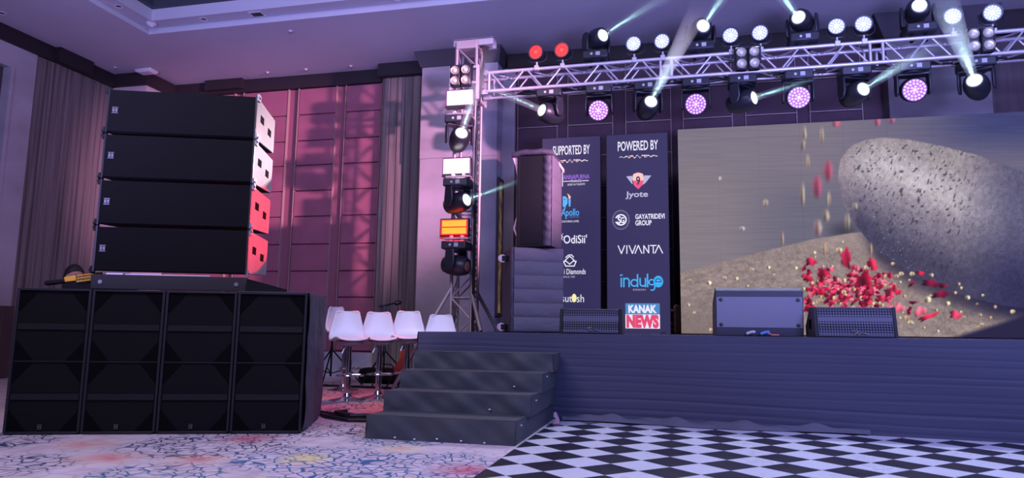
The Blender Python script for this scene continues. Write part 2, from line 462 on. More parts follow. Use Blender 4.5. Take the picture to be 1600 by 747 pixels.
# padded panels in columns, bevelled pillows
ZS = [0.42, 0.86, 1.30, 1.74, 2.20, 2.68, 3.13, 3.58, 4.02, 4.49, 4.97]
for x0, x1 in ((-8.95, -7.72), (-7.52, -6.64), (-6.42, -5.71), (-5.51, -4.86)):
    p = MB()
    for a, b in zip(ZS[:-1], ZS[1:]):
        p.bb(x0, x1, 10.55, 10.6, a + .008, b - .008)
    p.build('padded_panel', 'pad', wall_back, bevel=.012)
for x in (-7.71, -7.53, -6.63, -6.43, -5.70, -5.52, -4.85):
    g = MB(); g.bb(x - .004, x + .004, 10.535, 10.6, .42, 4.97); g.build('gold_strip', 'gold', wall_back)
g = MB(); g.bb(-9.0, -4.75, 10.52, 10.6, 0, .40); g.build('stone_dado', 'stone_low', wall_back)

# ribbed veneer pier left of the stone pier
s = MB(); s.bb(-4.78, -3.94, 10.42, 10.6, 0, 5.0)
for k in range(6):
    s.bb(-4.76 + k * .137, -4.76 + k * .137 + .115, 10.40, 10.42, 0, 4.98)
struct('wall_veneer_pier', s, 'wood')
# stone pier behind the lighting tower, its right flank holding a glazed panel
s = MB(); s.bb(-3.94, -2.68, 10.08, 10.6, 0, 5.0)
s.bb(-3.94, -2.68, 10.06, 10.08, 3.47, 5.0)
s.bb(-2.68, -2.48, 10.42, 10.6, 0, 5.0)
pier = struct('wall_stone_pier', s, 'stone')
panel_glass = M('glass_painted_reflection', (0.05, 0.035, 0.04), 0.15)  # emission stands in for gold lights mirrored in dark glass
nt = panel_glass.node_tree; bs = nt.nodes['Principled BSDF']; N = nt.nodes.new; L = nt.links.new
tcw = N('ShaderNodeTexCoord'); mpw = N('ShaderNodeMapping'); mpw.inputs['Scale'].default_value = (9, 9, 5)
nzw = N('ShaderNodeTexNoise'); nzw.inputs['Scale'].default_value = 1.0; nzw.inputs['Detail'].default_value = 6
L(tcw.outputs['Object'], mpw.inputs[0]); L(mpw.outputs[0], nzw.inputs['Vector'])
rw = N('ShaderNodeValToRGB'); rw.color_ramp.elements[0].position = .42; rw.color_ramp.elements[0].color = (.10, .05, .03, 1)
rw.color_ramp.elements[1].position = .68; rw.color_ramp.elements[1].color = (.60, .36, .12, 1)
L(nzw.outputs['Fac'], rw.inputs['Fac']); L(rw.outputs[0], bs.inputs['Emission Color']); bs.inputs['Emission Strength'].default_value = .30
# glazed panel on the pier's flank, its gold reflections painted in as glow
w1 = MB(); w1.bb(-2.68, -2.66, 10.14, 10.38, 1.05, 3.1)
wo = struct('glazed_panel_1', w1, panel_glass)
w2 = MB(); w2.bb(-2.68, -2.645, 10.11, 10.41, 3.1, 3.14); w2.bb(-2.68, -2.645, 10.11, 10.41, 1.0, 1.05)
w2.bb(-2.68, -2.645, 10.11, 10.14, 1.05, 3.1); w2.bb(-2.68, -2.645, 10.38, 10.41, 1.05, 3.1)
w2.build('glazed_panel_frame', 'wood_dark', wo)

# right part of the back wall: dark padded panels outlined in gold
s = MB(); s.bb(-2.50, 2.90, 10.485, 10.5, 0, 5.0); s.build('dark_backing', 'pad_dark', wall_back)
ZS2 = [1.04, 1.54, 2.03, 2.52, 3.01, 3.50, 4.00, 4.50, 4.97]
for x0, x1 in ((-2.44, -1.80), (-1.63, -0.93), (-0.73, -0.05), (0.13, 0.84), (1.03, 1.74), (1.92, 2.62)):
    p = MB()
    for a, b in zip(ZS2[:-1], ZS2[1:]):
        p.bb(x0, x1, 10.46, 10.5, a + .008, b - .008)
    p.bb(x0, x1, 10.46, 10.5, 0.42, 1.03)
    p.build('padded_panel', 'pad_dark', wall_back, bevel=.012)
    g = MB()
    for x in (x0, x1): g.bb(x - .005, x + .005, 10.445, 10.5, .42, 4.97)
    for z in ZS2[:-1]: g.bb(x0, x1, 10.45, 10.5, z - .006, z + .006)
    g.build('gold_outline', 'gold_dull', wall_back)
# stone pier at the right end and dark bay beside it
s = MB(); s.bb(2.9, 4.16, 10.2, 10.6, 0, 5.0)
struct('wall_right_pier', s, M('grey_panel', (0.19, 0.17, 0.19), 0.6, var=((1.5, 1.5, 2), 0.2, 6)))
s = MB(); s.bb(4.16, 8.5, 10.36, 10.6, 0, 5.0); struct('wall_right_bay', s, 'wood_dark')

# --- dark cornice following the piers
def cornice(name, boxes, mat='cornice'):
    c = MB()
    for b in boxes: c.bb(*b)
    struct(name, c, mat)
cornice('trim_1', [(XL - .12, XL + .06, -1.5, 9.9, 4.97, ZC), (XL + .06, XL + .16, 8.6, 9.25, 4.97, ZC)])
cornice('trim_2', [(XL - .1, -8.95, 9.80, 10.7, 4.97, ZC)])
cornice('trim_3', [(-8.95, -4.80, 10.50, 10.62, 4.97, ZC), (-8.25, -7.5, 10.40, 10.5, 5.02, ZC)])
cornice('trim_4', [(-4.82, -3.90, 10.28, 10.62, 4.98, ZC)])
cap = MB()
def frus(mb, x0, x1, y0, y1, z0, x2, x3, y2, z1):
    mb.add([(x0, y0, z0), (x1, y0, z0), (x1, y1, z0), (x0, y1, z0), (x2, y2, z1), (x3, y2, z1), (x3, y1, z1), (x2, y1, z1)],
           [(0, 1, 2, 3), (4, 5, 6, 7), (0, 1, 5, 4), (1, 2, 6, 5), (2, 3, 7, 6), (3, 0, 4, 7)])
frus(cap, -3.96, -2.66, 10.04, 10.6, 4.97, -4.04, -2.60, 9.92, ZC)
struct('trim_5', cap, M('pier_cap', (0.06, 0.052, 0.064), .6))
cornice('trim_6', [(-2.60, 2.85, 10.34, 10.62, 4.97, ZC)])
cap = MB(); frus(cap, 2.86, 4.20, 10.12, 10.6, 4.90, 2.70, 4.26, 9.95, ZC)
struct('trim_7', cap, M('right_pier_cap', (0.055, 0.048, 0.068), .6))
cornice('trim_8', [(4.26, 8.5, 10.2, 10.62, 4.9, ZC)])


# --- ceiling fittings
def downlight(x, y, z, label):
    t = thing('downlight', label, 'ceiling light', (x, y, z), 0, 'small recessed ceiling lights')
    MB().lathe([(.055, 0), (.06, -.008), (.045, -.012), (.04, -.004)], (0, 0, 0), (0, 0, 1), 16).build('trim_ring', 'sensor', t)
    MB().lathe([(.036, -.003), (.036, -.006)], (0, 0, 0), (0, 0, 1), 14).build('lens', 'framegrey', t)
for x, y, z, lb in ((-7.62, 7.71, ZC + .07, 'small recessed ceiling light in the left arm of the stepped tray'),
                    (-6.7, 8.32, ZC + .07, 'small recessed ceiling light in the tray ledge left of the square vent'),
                    (-3.66, 8.32, ZC + .07, 'small recessed ceiling light in the tray ledge above the lighting tower, left one'),
                    (-3.35, 8.36, ZC + .07, 'small recessed ceiling light in the tray ledge above the lighting tower, right one'),
                    (-9.33, 7.42, ZC, 'small recessed ceiling light in the top left corner of the photo')):
    downlight(x, y, z, lb)
def sprinkler(x, y, label):
    t = thing('sprinkler', label, 'sprinkler', (x, y, ZC), 0, 'ceiling sprinklers')
    MB().lathe([(.035, 0), (.035, -.006), (.012, -.010), (.010, -.03)], (0, 0, 0), (0, 0, 1), 14).build('rose', 'sensor', t)
    MB().lathe([(.022, -.03), (.022, -.034)], (0, 0, 0), (0, 0, 1), 14).build('deflector', 'badge', t)
for x, y, lb in ((-9.36, 9.52, 'small ceiling sprinkler above the brown veneer wall on the left'), (-5.57, 8.81, 'small ceiling sprinkler just outside the tray edge'),
                 (-6.89, 10.26, 'leftmost small ceiling sprinkler above the maroon padded wall'), (-6.15, 10.26, 'middle small ceiling sprinkler above the maroon padded wall'),
                 (-5.32, 10.28, 'rightmost small ceiling sprinkler above the maroon padded wall')):
    sprinkler(x, y, lb)
t = thing('smoke_detector', 'white smoke detector at the corner of the ceiling tray', 'smoke detector', (-7.56, 8.28, ZC + .07))
MB().lathe([(.075, 0), (.075, -.02), (.05, -.045), (.02, -.05)], (0, 0, 0), (0, 0, 1), 20).build('body', 'sensor', t)
MB().lathe([(.03, -.048), (.028, -.056)], (0, 0, 0), (0, 0, 1), 14).build('sensor_cap', 'white', t)
t = thing('ceiling_vent', 'square pale vent set in the tray ledge', 'vent', (-5.82, 8.33, ZC + .07))
v = MB(); v.bb(-.10, .10, -.07, .07, -.012, 0); v.build('frame', 'sensor', t)
v = MB()
for k in range(5): v.bb(-.08, .08, -.05 + k * .022, -.04 + k * .022, -.018, -.012)
v.build('louvre', 'framegrey', t)
t = thing('ceiling_speaker_box', 'white rounded box on the ceiling above the line array', 'ceiling box', (-8.90, 9.72, ZC))
v = MB(); v.bb(-.17, .17, -.11, .11, -.06, 0); v.build('housing', 'sensor', t, bevel=.03)
v = MB(); v.bb(-.13, .13, -.08, .08, -.068, -.06); v.build('cover', 'white', t)

# =================================================================== DANCE FLOOR
df = MB()
STF = [(-2.44, 6.36), (-.34, 6.40), (1.20, 6.28), (2.53, 6.14), (5.2, 5.88)]
def stf(x):
    for (a, ya), (b, yb) in zip(STF[:-1], STF[1:]):
        if x <= b: return ya + (yb - ya) * (x - a) / (b - a)
    return STF[-1][1]
df.prism([(-1.105, .8, 0), (5.2, .8, 0), (5.2, 5.80, 0), (2.53, 6.06, 0), (1.2, 6.13, 0), (-1.075, 6.18, 0)], (0, 0, .008))
dm_ = M('checkered_vinyl', (0.6, 0.6, 0.7), 0.28, spec=.3)
nt = dm_.node_tree; bs = nt.nodes['Principled BSDF']; N = nt.nodes.new; L = nt.links.new
tcd = N('ShaderNodeTexCoord')
D = 0.3475; x0, y0 = -1.105 + D / 2, 3.984
d1 = N('ShaderNodeVectorMath'); d1.operation = 'DOT_PRODUCT'; d1.inputs[1].default_value = (1 / D, 1 / D, 0)
d2 = N('ShaderNodeVectorMath'); d2.operation = 'DOT_PRODUCT'; d2.inputs[1].default_value = (1 / D, -1 / D, 0)
L(tcd.outputs['Object'], d1.inputs[0]); L(tcd.outputs['Object'], d2.inputs[0])
a1 = N('ShaderNodeMath'); a1.operation = 'ADD'; a1.inputs[1].default_value = .5 - (x0 + y0) / D + 40
a2 = N('ShaderNodeMath'); a2.operation = 'ADD'; a2.inputs[1].default_value = .5 - (x0 - y0) / D + 40
L(d1.outputs['Value'], a1.inputs[0]); L(d2.outputs['Value'], a2.inputs[0])
cx = N('ShaderNodeCombineXYZ'); cx.inputs[2].default_value = .5; L(a1.outputs[0], cx.inputs[0]); L(a2.outputs[0], cx.inputs[1])
ck = N('ShaderNodeTexChecker'); ck.inputs['Scale'].default_value = 1.0
ck.inputs['Color1'].default_value = (.016, .012, .022, 1); ck.inputs['Color2'].default_value = (.66, .67, .72, 1)
L(cx.outputs[0], ck.inputs['Vector'])
nzd = N('ShaderNodeTexNoise'); nzd.inputs['Scale'].default_value = 3; nzd.inputs['Detail'].default_value = 5; L(tcd.outputs['Object'], nzd.inputs['Vector'])
rr = N('ShaderNodeMapRange'); rr.inputs['To Min'].default_value = .18; rr.inputs['To Max'].default_value = .42
L(nzd.outputs['Fac'], rr.inputs['Value']); L(rr.outputs[0], bs.inputs['Roughness'])
L(ck.outputs['Color'], bs.inputs['Base Color'])
tag(df.build('dance_floor', dm_), 'black and white checkered vinyl dance floor laid in front of the stage', 'dance floor')

# =================================================================== STAGE
SZ = .772
st = thing('stage', 'long low stage wrapped in dark navy cloth with horizontal folds', 'stage', (1.3, 8.0, 0))
OFS = Vector((1.3, 8.0, 0))
def rel(p): return Vector(p) - OFS
d = MB(); poly = [(x, y + .02, 0) for x, y in STF] + [(5.2, 9.9, 0), (-2.44, 9.9, 0)]
d.prism([rel((x, y, .02)) for x, y, _ in poly], (0, 0, SZ - .02)); d.build('deck', 'stagecloth', st)
FOLD = [(.70, .004, .004), (.63, -.010, .006), (.545, .006, .005), (.47, -.004, .008), (.40, .010, .007), (.335, -.008, .006), (.26, .012, .006), (.19, -.012, .013), (.105, -.014, .009), (.05, -.02, .006)]
def skirt(u, v):
    x = -2.44 + u * 7.64; z = v * SZ
    y = stf(x) - .015
    for zi, sl, am in FOLD:
        y += am * .36 * math.exp(-((z - zi - sl * x * .6 - .006 * math.sin(x * 2.1 + zi * 9)) / .010) ** 2)
    y -= .03 * (1 - v) ** 3 * (0.6 + .4 * math.sin(x * 1.7)) - .003 * math.sin(x * 3.1 + 8 * z)
    return rel((x, y, z))
d = MB(); d.grid(skirt, 230, 110)
d.build('front_skirt', 'stagecloth', st, angle=80, fix=False)
d = MB(); d.grid(lambda u, v: rel((-2.445 + .006 * math.sin(v * 19 + 3 * u), 6.34 + u * 3.5, v * SZ)), 40, 30)
d.build('side_skirt', 'stagecloth', st, angle=80)
# spare cloth gathered on the floor along the foot of the skirt
def hem(u, v):
    x = -1.02 + u * 2.5
    w = (.16 + .06 * math.sin(x * 3 + 1)) * (1 - .55 * max(0, u - .7) / .3)
    y = stf(x) - .045 - w * (1 - v)
    z = .013 + (.028 + .018 * math.sin(x * 11 + v * 4) + .012 * math.sin(x * 23 + 2)) * math.sin(PI * v) ** .8 + .02 * v
    return rel((x, y, z))
d = MB(); d.grid(hem, 90, 12)
ho_ = d.build('spare_cloth', M('blue_grey_cloth', (.11, .11, .15), .85, bump=((20, 20, 20), .5, .02)), None, angle=80, fix=False, loc=tuple(OFS))
tag(ho_, 'loose blue grey cloth gathered on the floor along the foot of the stage', 'cloth')

# =================================================================== STEPS
stp = thing('stage_steps', 'four stage steps covered in dark blue cloth leading up to the stage', 'steps', (-1.68, 5.5, 0))
so = Vector((-1.68, 5.5, 0))
YS = [4.82, 5.20, 5.58, 5.96, 6.32]; ZT = [.165, .31, .452, .60]
XLs = [-2.24, -2.27, -2.295, -2.32]; XRs = [-1.115, -1.085, -1.07, -1.05]
for i in range(4):
    b = MB()
    x0_, x1_, z1_ = XLs[i], XRs[i], ZT[i]
    y0_, y1_ = YS[i], YS[4]
    n = 30; m = 8
    def face(u, v, x0_=x0_, x1_=x1_, y0_=y0_, z1_=z1_):
        x = x0_ + u * (x1_ - x0_)
        zb = ZT[i - 1] - .01 if i else 0
        z = zb + v * (z1_ - zb)
        bulge = .010 * math.sin(x * 13 + i) * math.sin(PI * v) + .006 * math.sin(x * 31 + 5 * v + i * 2) * math.sin(PI * v)
        return Vector((x, y0_ - .012 * (1 - v) + bulge, z)) - so
    b.grid(face, n, m)
    zb = ZT[i - 1] - .01 if i else 0
    b.bb(x0_ - so.x, x1_ - so.x, y0_ + .012 - so.y, y1_ - so.y, zb, z1_)
    b.add([Vector((x0_, y0_, z1_)) - so, Vector((x1_, y0_, z1_)) - so, Vector((x1_, y0_ + .03, z1_)) - so, Vector((x0_, y0_ + .03, z1_)) - so], [(0, 1, 2, 3)])
    b.add([Vector((x1_, y0_ - .012, zb)) - so, Vector((x1_, y0_ + .02, zb)) - so, Vector((x1_, y0_ + .02, z1_)) - so, Vector((x1_, y0_, z1_)) - so], [(0, 1, 2, 3)])
    b.add([Vector((x0_, y0_ - .012, zb)) - so, Vector((x0_, y0_ + .02, zb)) - so, Vector((x0_, y0_ + .02, z1_)) - so, Vector((x0_, y0_, z1_)) - so], [(0, 1, 2, 3)])
    b.build('step', 'stepcloth', stp, angle=60)
for x, y, z in ((-2.0, 4.795, .02), (-1.85, 4.795, .015), (-1.68, 4.795, .025), (-1.50, 4.795, .02), (-1.33, 4.795, .015), (-1.108, 4.98, .12), (-1.08, 5.38, .26), (-1.065, 5.75, .42), (-1.4, 5.18, .20), (-1.30, 5.56, .345)):
    MB().box(Vector((x, y, z)) - so, (.012, .012, .008)).build('staple', 'dot', stp)
t = MB(); t.prism([(0, 0, 0), (.055, 0, 0), (.062, 0, .03), (.045, 0, .07), (.030, 0, .10), (.012, 0, .095), (.010, 0, .06), (.028, 0, .05), (.022, 0, .03)], (0, .012, .0))
tag(t.build('paper_scrap', 'pinkscrap', None, loc=(-1.058, 5.97, .009)), 'small pink paper scrap standing at the foot of the steps by the stage', 'scrap')

# =================================================================== SUBWOOFERS
SA = math.atan2(.728, 1.965)
SO = Vector((-4.751, 4.127, 0)); SU = Vector((math.cos(SA), math.sin(SA), 0)); SV = Vector((-math.sin(SA), math.cos(SA), 0))
SW, SD, SH = .524, .87, 1.06
def emblem(mb, cx, cz, s, y, lines=True):
    """square badge: M between two bars, on a face looking to -y"""
    h = s / 2; w = s * .10
    for zz in (h, -h): mb.bb(cx - h, cx + h, y - .004, y, cz + zz - w / 2, cz + zz + w / 2)
    for xx in (-.36, -.12, .12, .36):
        mb.bb(cx + xx * s - w / 2, cx + xx * s + w / 2, y - .004, y, cz - .34 * s, cz + .34 * s)
    for a, bb_ in ((-.36, -.12), (.12, .36)):
        mb.prism([(cx + a * s, y - .004, cz + .34 * s), (cx + a * s + w, y - .004, cz + .34 * s), (cx + bb_ * s, y - .004, cz - .30 * s), (cx + bb_ * s - w, y - .004, cz - .30 * s)], (0, .004, 0))
sub0 = thing('subwoofer', '', 'subwoofer', SO, SA, 'black subwoofers in a row')
c = MB(); c.bb(.004, SW - .004, .03, SD, 0, SH)
c.build('cabinet', 'black', sub0, bevel=.008)
c = MB()
for x in (.004, SW - .022): c.bb(x, x + .018, 0, .03, .012, SH)
c.bb(.022, SW - .022, 0, .03, 0.0, .022); c.bb(.022, SW - .022, 0, .03, SH - .016, SH)
c.build('edge_frame', 'subedge', sub0, bevel=.003)
c = MB(); c.bb(.022, SW - .022, .018, .03, .022, SH - .016); c.build('grille', 'subgrille', sub0)
for z in (.235 * SH + .02, .735 * SH):
    c = MB(); c.bb(.03, SW - .03, .008, .018, z - .022, z + .022); c.build('cross_bar', 'subbar', sub0)
c = MB(); c.bb(.022, SW - .022, .010, .018, .49 * SH, .50 * SH); c.build('middle_seam', 'subbar', sub0)
for x, sx in ((.024, 1), (SW - .024, -1)):
    for z, sz in ((.024, 1), (.488 * SH, -1), (.502 * SH, 1), (SH - .018, -1)):
        c = MB(); c.prism([(x, .013, z), (x + sx * .125, .013, z), (x, .013, z + sz * .15)], (0, .005, 0)); c.build('corner_gusset', 'gusset', sub0)
c = MB(); emblem(c, .245, .055, .032, .012); c.build('badge', 'badge_dim', sub0)
LS = ['leftmost tall black subwoofer in the row, at the left edge of the photo', 'second tall black subwoofer from the left, under the left end of the line array',
      'third tall black subwoofer from the left, under the middle of the line array', 'rightmost tall black subwoofer, with a padded cover on its right flank']
sub0['label'] = LS[0]
subs = [sub0]
for i in range(1, 4):
    subs.append(dup(sub0, SO + SU * SW * i, LS[i]))
c = MB()
def cov(u, v):
    y = .02 + u * (SD + .01); z = .03 + v * (SH - .03)
    b = .012 + .010 * abs(math.sin(PI * (u * 2))) ** .5 + .008 * abs(math.sin(PI * v * 3)) ** .5 + .012 * math.sin(5 * u + 9 * v) * (1 - v) * .6
    return (SW - .004 + b, y, z)
c.grid(cov, 40, 44)
o = c.build('padded_side_cover', 'blackcloth', subs[3], angle=80, fix=False)
o['label'] = 'quilted black fabric cover'
c = MB(); c.bb(.0, SW + .01, .02, SD + .01, SH, SH + .008)
c.build('top_cover', 'blackcloth', subs[3], bevel=.004)

# =================================================================== LINE ARRAY
AO = SO + SU * 1.03 + SV * .10
fr = thing('array_ground_frame', 'dark grey steel frame under the line array on top of the subwoofers', 'speaker frame', AO + Vector((0, 0, SH + .008)), SA)
c = MB(); c.bb(-.57, .57, 0, .05, 0, .112); c.build('front_beam', 'framegrey', fr, bevel=.004)
for x in (-.55, .52):
    c = MB(); c.bb(x, x + .05, .05, .70, 0, .07); c.build('side_rail', 'framegrey', fr, bevel=.004)
c = MB(); c.prism([(.57, .04, 0), (.80, .42, 0), (.80, .42, .045), (.57, .04, .105)], (0, .04, 0)); c.build('outrigger_rail', 'subbar', fr)
c = MB(); c.cyl((.50, -.006, .055), (.50, .004, .055), .016); c.cyl((-.50, -.006, .055), (-.50, .004, .055), .016); c.build('bolt', 'steel', fr)
c = MB(); c.bb(-.46, -.34, -.004, .02, .112, .124); c.bb(-.32, .30, -.002, .02, .112, .119); c.build('bright_edge', 'alu', fr)
AW, AD, AH = 1.14, .665, .366
cab = thing('line_array_speaker', '', 'line array speaker', AO + Vector((0, 0, SH + .008 + .128)), SA, 'line array speakers in the stack')
def side_poly(x, g=0.0): return [(x, .03, .012), (x, AD, .052), (x, AD, AH - .012), (x, .03, AH - .010)]
c = MB(); c.prism(side_poly(-AW / 2), (AW - .012, 0, 0)); c.build('cabinet', 'black', cab, bevel=.004)
c = MB(); c.prism(side_poly(AW / 2 - .012), (.012, 0, 0)); o = c.build('side_panel', 'side_lightened', cab, bevel=.003); o['label'] = 'side panel painted pale as if strobe lit'
for y, z in ((.20, .215), (.47, .185)):
    c = MB(); c.bb(AW / 2 - .004, AW / 2 + .003, y - .055, y + .055, z - .03, z + .03); c.build('handle_recess', 'gusset', cab)
c = MB(); c.bb(-AW / 2 + .014, AW / 2 - .014, 0, .03, .014, AH - .014); c.build('grille', 'arraygrille', cab, bevel=.006)
for x in (-AW / 2, AW / 2 - .014):
    c = MB(); c.bb(x, x + .014, .004, .03, .004, AH - .004); c.build('edge_plate', 'blackgloss', cab)
for x in (-AW / 2 - .008, AW / 2 + .008):
    for z in (.018, AH - .018):
        c = MB(); c.bb(x - .008, x + .008, .0, .06, z - .028, z + .028); c.cyl((x - .018, .02, z), (x + .018, .02, z), .010); c.build('rigging_pin', 'steel' if x > 0 else 'black', cab)
c = MB(); emblem(c, -.505, .185, .045, 0); c.build('badge', 'badge', cab)
LA = ['lowest line array speaker, resting on the steel frame', 'second line array speaker up from the steel frame', 'third line array speaker up from the steel frame, below the topmost', 'topmost line array speaker, just under the ceiling cornice']
cab['label'] = LA[0]
for i in range(1, 4):
    dup(cab, AO + Vector((0, 0, SH + .008 + .128 + AH * i)), LA[i])

# floor cables by the subwoofers
c = MB()
for k, (dy, dz_) in enumerate(((0, .02), (.10, .018), (-.07, .018), (.20, .02), (.03, .05))):
    c.tube([(-3.35 + .1 * k, 5.86 + dy + .04, dz_), (-3.0, 5.78 + dy, dz_), (-2.75, 5.70 + dy - .03 * k, dz_), (-2.5, 5.72 + dy, dz_), (-2.30, 5.82 + dy, dz_)], .016, 8)
tag(c.build('cable_bundle', 'cable'), 'thick black cables on the carpet between the subwoofers and the steps', 'cable')

# strap lying at the corner of the frame
t = thing('ratchet_strap', 'yellow and olive webbing strap on the subwoofers left of the line array', 'strap', SO + SU * .40 + SV * .20 + Vector((0, 0, SH)), SA)
RY = Matrix.Rotation(R(-9), 3, 'Y')
c = MB(); c.box((-.130, 0, .085), (.085, .03, .042), RY); c.build('yellow_band', 'yellow', t, bevel=.006)
c = MB(); c.box((.005, 0, .098), (.19, .032, .066), RY); c.build('patterned_band', 'yellowdark', t, bevel=.008)
for dz in (-.020, .004, .026):
    c = MB(); c.box((.005, -.018, .098 + dz), (.17, .004, .007), RY); c.build('yellow_stitching', 'yellow', t)
c = MB(); c.box((-.235, .01, .060), (.16, .05, .034), RY); c.box((-.02, .02, .035), (.34, .05, .07)); c.build('black_buckle', 'black', t, bevel=.01)

# =================================================================== PERSON behind the subwoofers
# body in local space: facing +x, seated
def ellip(mb, c, r, n=16, m=12):
    c = Vector(c)
    mb.lathe([(math.sin(PI * i / m), -math.cos(PI * i / m)) for i in range(m + 1)], (0, 0, 0), (0, 0, 1), n)
    k = n * (m + 1)
    for i in range(len(mb.v) - k, len(mb.v)):
        p = mb.v[i]; mb.v[i] = (c.x + p[0] * r[0], c.y + p[1] * r[1], c.z + p[2] * r[2])
def limb(mb, pts):
    for (p, r) in pts: ellip(mb, p, (r, r, r))
    for (p, r), (q, t_) in zip(pts[:-1], pts[1:]): mb.cyl(p, q, r, t_, n=16)
def merged(mb, name, mat, parent, vox=.009):
    o = mb.build('mass', mat, None, angle=180)
    r_ = o.modifiers.new('r', 'REMESH'); r_.mode = 'VOXEL'; r_.voxel_size = vox; r_.use_smooth_shade = True
    sm_ = o.modifiers.new('s', 'SMOOTH'); sm_.iterations = 3; sm_.factor = .5
    dg_ = bpy.context.evaluated_depsgraph_get(); dg_.update()
    me_ = bpy.data.meshes.new_from_object(o.evaluated_get(dg_)); bpy.data.objects.remove(o)
    me_.name = name; me_.shade_smooth()
    o = bpy.data.objects.new(name, me_); COL.objects.link(o); o.parent = parent
    return o
def torso(mb, g=0.0):
    ellip(mb, (0, 0, .49), (.13 + g, .17 + g, .12 + g)); ellip(mb, (.015, 0, .66), (.115 + g, .15 + g, .17)); ellip(mb, (.04, 0, .86), (.115 + g, .165 + g, .18))
    limb(mb, [((.055, .15, .985), .065 + g), ((.055, -.15, .985), .065 + g)]); ellip(mb, (.06, 0, 1.0), (.085 + g, .12 + g, .08 + g))
def arms(mb, g=0.0, hand=True):
    for s_ in (1, -1):
        pts = [((.055, s_ * .19, .98), .058 + g), ((.12, s_ * .25, .74), .044 + g), ((.34 if hand else .30, s_ * .17, .665), .032 + g)]
        limb(mb, pts)
def legs(mb, g=0.0, full=True):
    for s_ in (1, -1):
        limb(mb, [((.04, s_ * .10, .455), .085 + g), ((.44, s_ * .14, .455), .062 + g), ((.42, s_ * .15, .10 if full else .14), .042 + g)])
body = MB(); torso(body); arms(body); legs(body)
for s_ in (1, -1): limb(body, [((.42, s_ * .15, .06), .042), ((.56, s_ * .155, .042), .030)])
limb(body, [((.065, 0, 1.03), .065), ((.10, 0, 1.13), .056), ((.12, 0, 1.22), .056)])
HC = Vector((.135, 0, 1.285))
ellip(body, HC, (.092, .074, .112))
ellip(body, HC + Vector((.035, 0, -.055)), (.062, .052, .060))      # jaw
ellip(body, HC + Vector((.096, 0, -.012)), (.022, .013, .026))      # nose
ellip(body, HC + Vector((.082, 0, .022)), (.018, .05, .012))        # brow
ellip(body, HC + Vector((.086, 0, -.060)), (.014, .026, .010))      # lips
for sgn in (1, -1): ellip(body, HC + Vector((0.0, sgn * .076, -.01)), (.020, .010, .030))
for sgn in (1, -1):                                                 # palms and fingers
    w = Vector((.34, sgn * .17, .665))
    ellip(body, w + Vector((.05, 0, -.012)), (.050, .036, .018))
    for k, ln in enumerate((.070, .080, .074, .058)):
        y = -.026 + k * .0175
        body.tube([w + Vector((.085, y, -.012)), w + Vector((.085 + ln * .55, y * 1.1, -.016)), w + Vector((.085 + ln, y * 1.15, -.040))], .0085, 8)
    body.tube([w + Vector((.03, -sgn * .03, -.01)), w + Vector((.07, -sgn * .058, -.012)), w + Vector((.10, -sgn * .062, -.028))], .0095, 8)
per = thing('person', 'person with short black hair and dark jacket sitting behind the subwoofers', 'person', (-6.22, 5.95, 0), R(-14))
merged(body, 'body', 'skin', per, .0075)
c = MB(); torso(c, .018); arms(c, .014, False); merged(c, 'jacket', 'jacket', per, .012)
c = MB(); legs(c, .015, False); ellip(c, (0, 0, .48), (.145, .18, .12)); merged(c, 'trousers', 'jacket', per, .012)
for sgn in (1, -1):
    c = MB(); ellip(c, (.49, sgn * .155, .048), (.13, .05, .048)); c.build('shoe', 'black', per, angle=180)
c = MB(); c.lathe([(.082, 0), (.076, .045), (.070, .05), (.072, 0)], (.085, 0, 1.065), (.30, 0, 1), 20); c.build('collar', 'collar', per, angle=60)
h = MB()
def hairf(u, v):
    a = u * 2 * PI; th = v * (1.62 + .62 * math.cos(a - PI) + .12 * math.cos(2 * a))
    rx, ry, rz_ = .106, .088, .124
    k = 1 + .03 * math.sin(9 * a) * math.sin(7 * th)
    return HC + Vector((-.008 + rx * k * math.sin(th) * math.cos(a), ry * k * math.sin(th) * math.sin(a), .008 + rz_ * k * math.cos(th)))
h.grid(hairf, 36, 14); ho = h.build('hair', 'hair', per, angle=180)
sd = ho.modifiers.new('s', 'SOLIDIFY'); sd.thickness = .02; sd.offset = -1
seat = thing('flight_case', 'black flight case serving as a seat behind the subwoofers', 'case', (-6.22, 5.95, 0), R(-14))
c = MB(); c.bb(-.20, .18, -.24, .24, .0, .355); c.build('body', 'black', seat, bevel=.01)
for x in (-.20, .18):
    for y in (-.24, .24):
        c = MB(); c.bb(x - .015, x + .015, y - .015, y + .015, 0, .36); c.build('corner_post', 'steel', seat)

